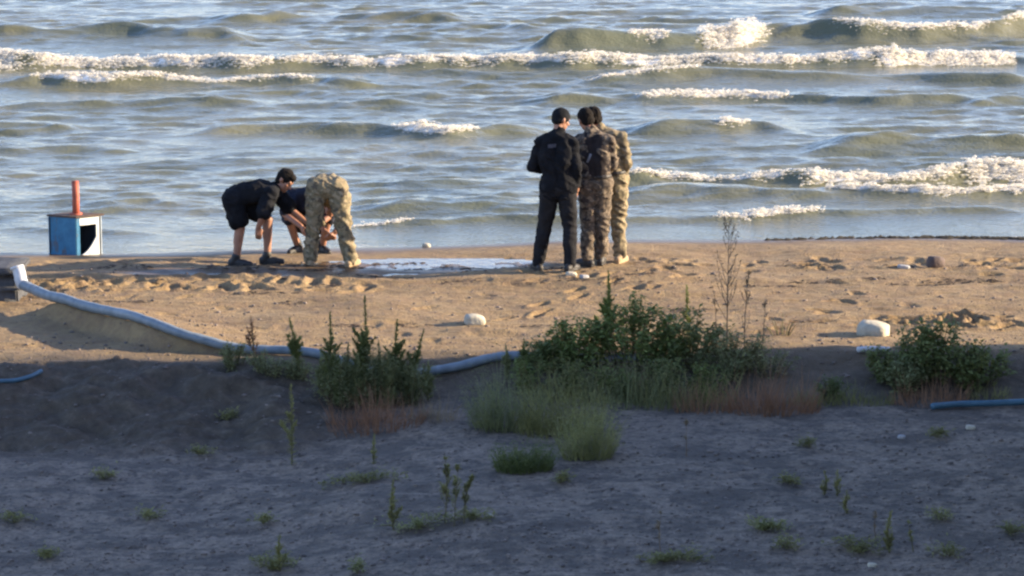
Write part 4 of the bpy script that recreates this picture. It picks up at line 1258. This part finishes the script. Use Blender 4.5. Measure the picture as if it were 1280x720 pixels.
def mat_weed(u, v, wpx, label, group=None, mat='leaf_olive', n=240, hgt=0.07, depth=0.45, name='ground_weed'):
    """low creeping weed: short runners and small leaves hugging the ground"""
    p = G(u, v); k = size_at(p); rw = wpx * k * 0.5
    root = empty(name, p - Vector((0, 0, 0.005)), label, 'weed', group)
    st, lf = MB(), MB()
    for r_ in range(9):
        a = random.uniform(0, 6.283); L_ = rw * random.uniform(0.5, 1.05)
        pts = []
        for j in range(4):
            x, y = math.cos(a) * L_ * j / 3 + random.gauss(0, .01), math.sin(a) * L_ * depth * 2 * j / 3 + random.gauss(0, .01)
            pts.append(Vector((x, y, tz(p.x + x, p.y + y) - p.z + 0.012 + random.random() * hgt * 0.6 * (j > 0))))
        path = catmull(pts, 3)
        st.tube(path, 0.0025, 4)
        for j in range(n // 9):
            q = random.choice(path)
            q = q + Vector((random.gauss(0, .02), random.gauss(0, .02), abs(random.gauss(0, hgt * 0.4))))
            lf.leaf(q, rdir(-0.1, 0.7), random.uniform(0.025, 0.06), random.uniform(0.010, 0.020), Vector((0, 0, 1)))
    st.out('runner', M['stem'], root, None); lf.out('foliage', M[mat], root)
    return root

def dry_stalk(u, v, vt, label, group=None, ut=None, twigs=14, mat='dry_stem', name='dry_stalk', seed=True, tl=0.22, r0=0.006):
    p = G(u, v); k = size_at(p); h = (v - vt) * k * 1.02
    lean = ((ut if ut is not None else u) - u) * k
    root = empty(name, p - Vector((0, 0, 0.01)), label, 'dry weed', group)
    st, sd_ = MB(), MB()
    path = catmull([Vector((0, 0, 0)), Vector((lean * 0.4 + random.gauss(0, .015), 0, h * 0.5)), Vector((lean, random.gauss(0, .02), h))], 6)
    st.tube(path, [r0 * (1 - 0.8 * i / (len(path) - 1)) for i in range(len(path))], 5)
    for i in range(twigs):
        t_ = random.uniform(0.25, 0.95); i_ = t_ * (len(path) - 1)
        q = path[int(i_)].lerp(path[min(len(path) - 1, int(i_) + 1)], i_ % 1)
        a = random.uniform(0, 6.283); L_ = tl * h * (1.15 - t_) * random.uniform(0.6, 1.2)
        e = q + Vector((math.cos(a) * 0.45, math.sin(a) * 0.45, 0.9)) * L_
        tw = catmull([q, q.lerp(e, 0.5) + Vector((math.cos(a), math.sin(a), 0)) * L_ * 0.08, e], 4)
        st.tube(tw, [0.0032 * (1 - 0.7 * j / (len(tw) - 1)) for j in range(len(tw))], 4)
        if seed:
            for j in range(16):
                q2 = random.choice(tw[3:])
                sd_.leaf(q2, rdir(0, 1), random.uniform(0.015, 0.04), 0.010, Vector((0, 0, 1)))
    st.out('stem', M[mat], root, None)
    sd_.out('seed_heads', M['dry_straw' if mat == 'dry_stem' else 'leaf_olive'], root)
    return root

# --- the clump of spires on the left bank
g1 = 'spired weeds in the clump left of the bushes'
spire(457, 506, 366, 'tallest spired dark green weed in the clump on the bank', g1, bush=1.1)
spire(414, 500, 390, 'tall pointed green weed on the hose side of the spired clump', g1, ut=413, bush=1.0)
spire(493, 505, 397, 'upright pointed weed between the tallest spire and the leaning one', g1, ut=497, bush=1.0)
spire(506, 500, 410, 'pointed weed leaning over towards the pale cream stone', g1, ut=531, bush=0.6)
g1b = 'short filler weeds inside the spired clump'
for u, v, vt in ((436, 506, 428), (474, 508, 425), (402, 494, 440), (424, 508, 445), (448, 512, 440), (512, 506, 440), (486, 512, 440), (535, 502, 452)):
    spire(u, v, vt, 'short bushy weed filling the foot of the spired clump', g1b, bush=1.1, mat=random.choice(['leaf_dark', 'leaf_grey']))
for u, v, vt, wd, lb in ((425, 506, 436, 80, 'feathery grey green mass under the hose side of the spired clump'), (468, 510, 428, 90, 'feathery grey green mass under the tallest spire'), (512, 506, 438, 80, 'feathery grey green mass under the leaning pointed weed')):
    bush(u, v, vt, wd, lb, 'feathery undergrowth of the spired clump', mat='leaf_grey', stems=34, leafL=0.055, leafW=0.22, density=120, name='feathery_weed', cat='weed', spread=0.95)
spire(374, 468, 396, 'single small spired weed standing against the blue grey hose', ut=362, bush=0.7)
spire(318, 456, 392, 'thin brownish spired weed behind the low green weeds on the hose', ut=314, bush=0.3, mat='dry_red', dense=0.5)
for u, v, vt, wd, lb in ((292, 462, 424, 52, 'low soft green weed where the hose reaches the shade'), (335, 468, 432, 60, 'low soft green weed between thin brownish spire and small spire'), (372, 474, 440, 50, 'low soft green weed at the foot of the single small spire')):
    bush(u, v, vt, wd, lb, 'low weeds on the hose', mat='leaf_grey', stems=16, leafL=0.05, leafW=0.35, density=110, name='low_weed', cat='weed')
tuft(470, 532, 62, 130, 'reddish dry grass at the foot of the spired clump', None, 'dry_red', 520, 0.005)
tuft(545, 524, 60, 70, 'straw brown dry grass between spired clump and grey green tufts', None, 'dry_straw', 160, 0.004)
# --- central bushes
gc = 'green bushes of the central thicket'
bush(790, 458, 366, 175, 'tallest broad green bush in the middle of the central thicket', gc, stems=40, density=75)
bush(724, 458, 392, 120, 'round green bush in the central thicket below the standing pair', gc, stems=32, density=75)
bush(856, 458, 380, 140, 'green bush of the thicket around the dark upright seed spike', gc, mat='leaf_dark', stems=32, density=75)
bush(686, 462, 420, 90, 'dark low bush at the thicket end beside the hose', gc, mat='leaf_dark', stems=24, density=90)
bush(912, 468, 405, 130, 'greyish bush of the thicket below the tall dry stalk', gc, mat='leaf_grey', stems=34, leafL=0.06, leafW=0.35, density=90)
bush(962, 468, 425, 100, 'thin greyish bush at the thicket end among reddish grass', gc, mat='leaf_grey', stems=18, leafL=0.055, leafW=0.35, density=70)
spire(756, 450, 338, 'slender tall green weed rising from the thicket before camouflage trousers', ut=760, bush=0.6, mat='leaf', leafL=0.13)
spire(862, 436, 356, 'dark narrow seed spike standing up from the thicket', ut=857, bush=0.1, dense=1.3)
spire(634, 475, 430, 'small pointed green weed beside the low dark thicket end', ut=632, bush=0.8, mat='leaf_grey')
spire(655, 470, 424, 'small leafy weed between the pointed weed and dark low bush', bush=0.9)
for u, v, h, w_, m_, lb in ((720, 500, 70, 130, 'leaf_olive', 'rank olive grass at the foot of the round thicket bush'), (790, 506, 74, 130, 'leaf_grey', 'rank grey green grass under the tallest thicket bush'),
                         (856, 508, 72, 130, 'leaf_olive', 'rank olive grass under the bush with the dark spike'), (770, 496, 60, 90, 'dry_straw', 'dry straw coloured grass inside the thicket front')):
    tuft(u, v, h, w_, lb, 'rank grass before the thicket', m_, 300, 0.006, feather=3)
for u, v, vt, wd, m_, lb in ((662, 492, 438, 60, 'leaf', 'small leafy weed among grass at the dark thicket end'), (708, 498, 446, 70, 'leaf_dark', 'small leafy weed in rank grass before the round bush'),
                             (768, 500, 440, 80, 'leaf', 'bushy leafy weed in rank grass under the tallest bush'), (826, 500, 436, 80, 'leaf_dark', 'bushy dark weed in rank grass under the seed spike bush'),
                             (884, 502, 446, 70, 'leaf', 'small leafy weed in rank grass beside dark dead grass'), (1040, 500, 466, 60, 'leaf_dark', 'low leafy weed beside the dull olive grass patch')):
    bush(u, v, vt, wd, lb, 'leafy weeds in the rank grass', mat=m_, stems=18, leafL=0.055, leafW=0.42, density=70, name='leafy_weed', cat='weed')
tuft(965, 515, 80, 120, 'broad rusty red dry grass patch between the two thickets', None, 'dry_red', 520, 0.0055)
tuft(1015, 506, 34, 70, 'dull olive grass between the rusty grass and the round leaved bush', None, 'leaf_olive', 240, 0.006)
tuft(885, 515, 58, 90, 'dark brown dead grass at the foot of the central thicket', None, 'dry_red', 240, 0.005)
# grey green soft tufts in front
tuft(632, 537, 98, 90, 'dusky grey green feathery tuft on the gravel edge', None, 'leaf_grey', 420, 0.006, feather=7)
tuft(700, 542, 94, 110, 'wide olive feathery tuft beside the dusky grey one', None, 'leaf_olive', 420, 0.006, feather=7)
tuft(735, 574, 108, 64, 'bright yellow green feathery tuft reaching farthest onto the gravel', None, 'leaf_yellow', 330, 0.006, feather=7)
tuft(655, 590, 48, 72, 'small dense dark green cushion of grass on the gravel', None, 'leaf_dark', 420, 0.006, feather=7)
# dry stalks in the sun
dry_stalk(908, 452, 268, 'tallest branching dry stalk reaching up to the water line', ut=909, twigs=30, tl=0.30, r0=0.008)
dry_stalk(930, 450, 335, 'dry stalk forked beside the tallest dry stalk', ut=934, twigs=14, r0=0.007)
dry_stalk(896, 448, 370, 'short bent dry stalk on the thicket side of the tallest', ut=892, twigs=9)
dry_stalk(952, 450, 366, 'reddish thin dry stalk on the stone side of the tallest', ut=957, twigs=8)
bush(978, 420, 388, 60, 'sparse dry twiggy weed on sunny sand behind the thicket', mat='dry_red', stems=10, leafL=0.035, leafW=0.3, density=22, name='twiggy_weed', cat='weed')
# --- right bushes
gr = 'round leaved bushes by the squarish stone'
bush(1165, 474, 388, 140, 'tallest round leaved bush beside the squarish whitish stone', gr, mat='leaf_dark', stems=34, leafL=0.075, leafW=0.62, density=70)
bush(1218, 482, 422, 120, 'lower round leaved bush growing above the blue pipe', gr, mat='leaf_dark', stems=30, leafL=0.07, leafW=0.62, density=75)
bush(1106, 474, 424, 80, 'small dark bush right in front of the squarish whitish stone', gr, mat='leaf_dark', stems=22, leafL=0.06, leafW=0.55, density=80)
bush(1130, 492, 440, 80, 'low bush between the small dark one and the tallest', gr, mat='leaf_grey', stems=20, leafL=0.06, leafW=0.5, density=75)
tuft(1165, 504, 40, 110, 'rusty brown dry grass under the round leaved bushes', None, 'dry_red', 360, 0.005)
tuft(1235, 500, 24, 60, 'olive brown grass beside the blue pipe', None, 'leaf_olive', 160, 0.005)
tuft(1075, 504, 32, 90, 'dull green grass on the rusty side of the small dark bush', None, 'leaf_olive', 260, 0.006)
# --- foreground weeds on the gravel
spire(365, 582, 480, 'single tall olive weed stalk below the low weeds', bush=0.3, mat='leaf_olive', dense=0.9, leafL=0.07)
spire(467, 580, 545, 'tiny olive stalk below the reddish grass', bush=0.2, mat='leaf_olive', dense=0.9, leafL=0.08)
mat_weed(455, 604, 120, 'long flat olive weed mat beneath the tiny olive stalk', mat='leaf_olive', n=420, depth=0.25)
spire(492, 662, 598, 'narrow olive stalk at the end of the sprawling weed row', bush=0.3, mat='leaf_olive', dense=1.0, leafL=0.08)
dry_stalk(556, 655, 562, 'thin branching weed with bare stems in the sprawling row', twigs=26, mat='stem', r0=0.006)
dry_stalk(580, 655, 590, 'short branching weed with bare stems near the tiny pale stone', ut=592, twigs=26, mat='stem', r0=0.006)
dry_stalk(568, 658, 575, 'bare stemmed weed between the thin and the short branching weeds', ut=574, twigs=20, mat='stem', r0=0.005)
mat_weed(520, 662, 110, 'creeping green weed at the foot of the thin branching stems', mat='leaf_yellow', n=340, depth=0.25)
mat_weed(590, 650, 70, 'creeping green weed beside the tiny pale stone', mat='leaf_olive', n=220, depth=0.35)
dry_stalk(858, 572, 520, 'lone dark thin stalk on gravel in front of the thicket', twigs=4, mat='dry_stem', r0=0.005)
dry_stalk(826, 694, 636, 'lone thin brown stalk over the creeping weed', twigs=5, mat='dry_stem', r0=0.005)
mat_weed(830, 704, 130, 'wide creeping weed around the lone thin brown stalk', mat='leaf_olive', n=420, depth=0.35)
mat_weed(955, 664, 74, 'yellowish moss like weed mat on open gravel', mat='leaf_yellow', n=460, depth=0.3, hgt=0.06)
for u, v, vt in ((1030, 620, 590), (1047, 621, 590), (1058, 642, 612)):
    spire(u, v, vt, 'small upright green stalk in the trio on open gravel', 'trio of small green stalks', bush=0.3, mat='leaf_olive', dense=1.0, leafL=0.07)
spire(1112, 692, 638, 'stout brownish green stalk above the creeping mat', bush=0.2, mat='leaf_olive', dense=1.4, leafL=0.08)
dry_stalk(1095, 674, 636, 'thin dark stalk beside the stout brownish one', twigs=4, mat='dry_stem')
dry_stalk(1142, 690, 650, 'thin leaning pale stalk beside the stout brownish one', ut=1134, twigs=5, mat='stem')
mat_weed(1075, 690, 90, 'creeping olive mat at the foot of the stout stalk', mat='leaf_olive', n=300, depth=0.3)
gm_ = 'small weed mats scattered on the gravel'
for u, v, w_ in ((1178, 652, 50), (1262, 668, 50), (1185, 696, 60), (188, 650, 60), (20, 655, 60), (984, 686, 40), (130, 600, 40), (1172, 548, 40), (985, 606, 36), (330, 655, 30), (250, 570, 40), (1010, 560, 30), (700, 605, 30), (60, 700, 40), (285, 525, 36)):
    mat_weed(u, v, w_, 'small flat weed mat scattered on shaded gravel', gm_, mat='leaf_olive', n=150, depth=0.35)
spire(350, 714, 666, 'slim weed stalk rising from a leafy patch', bush=0.4, mat='leaf_olive', leafL=0.08)
mat_weed(342, 714, 100, 'leafy patch around the slim weed stalk', mat='leaf_olive', n=360, depth=0.4, hgt=0.08)
mat_weed(446, 716, 26, 'little bright green sprout on bare gravel', mat='leaf_yellow', n=120, depth=0.5, hgt=0.09)
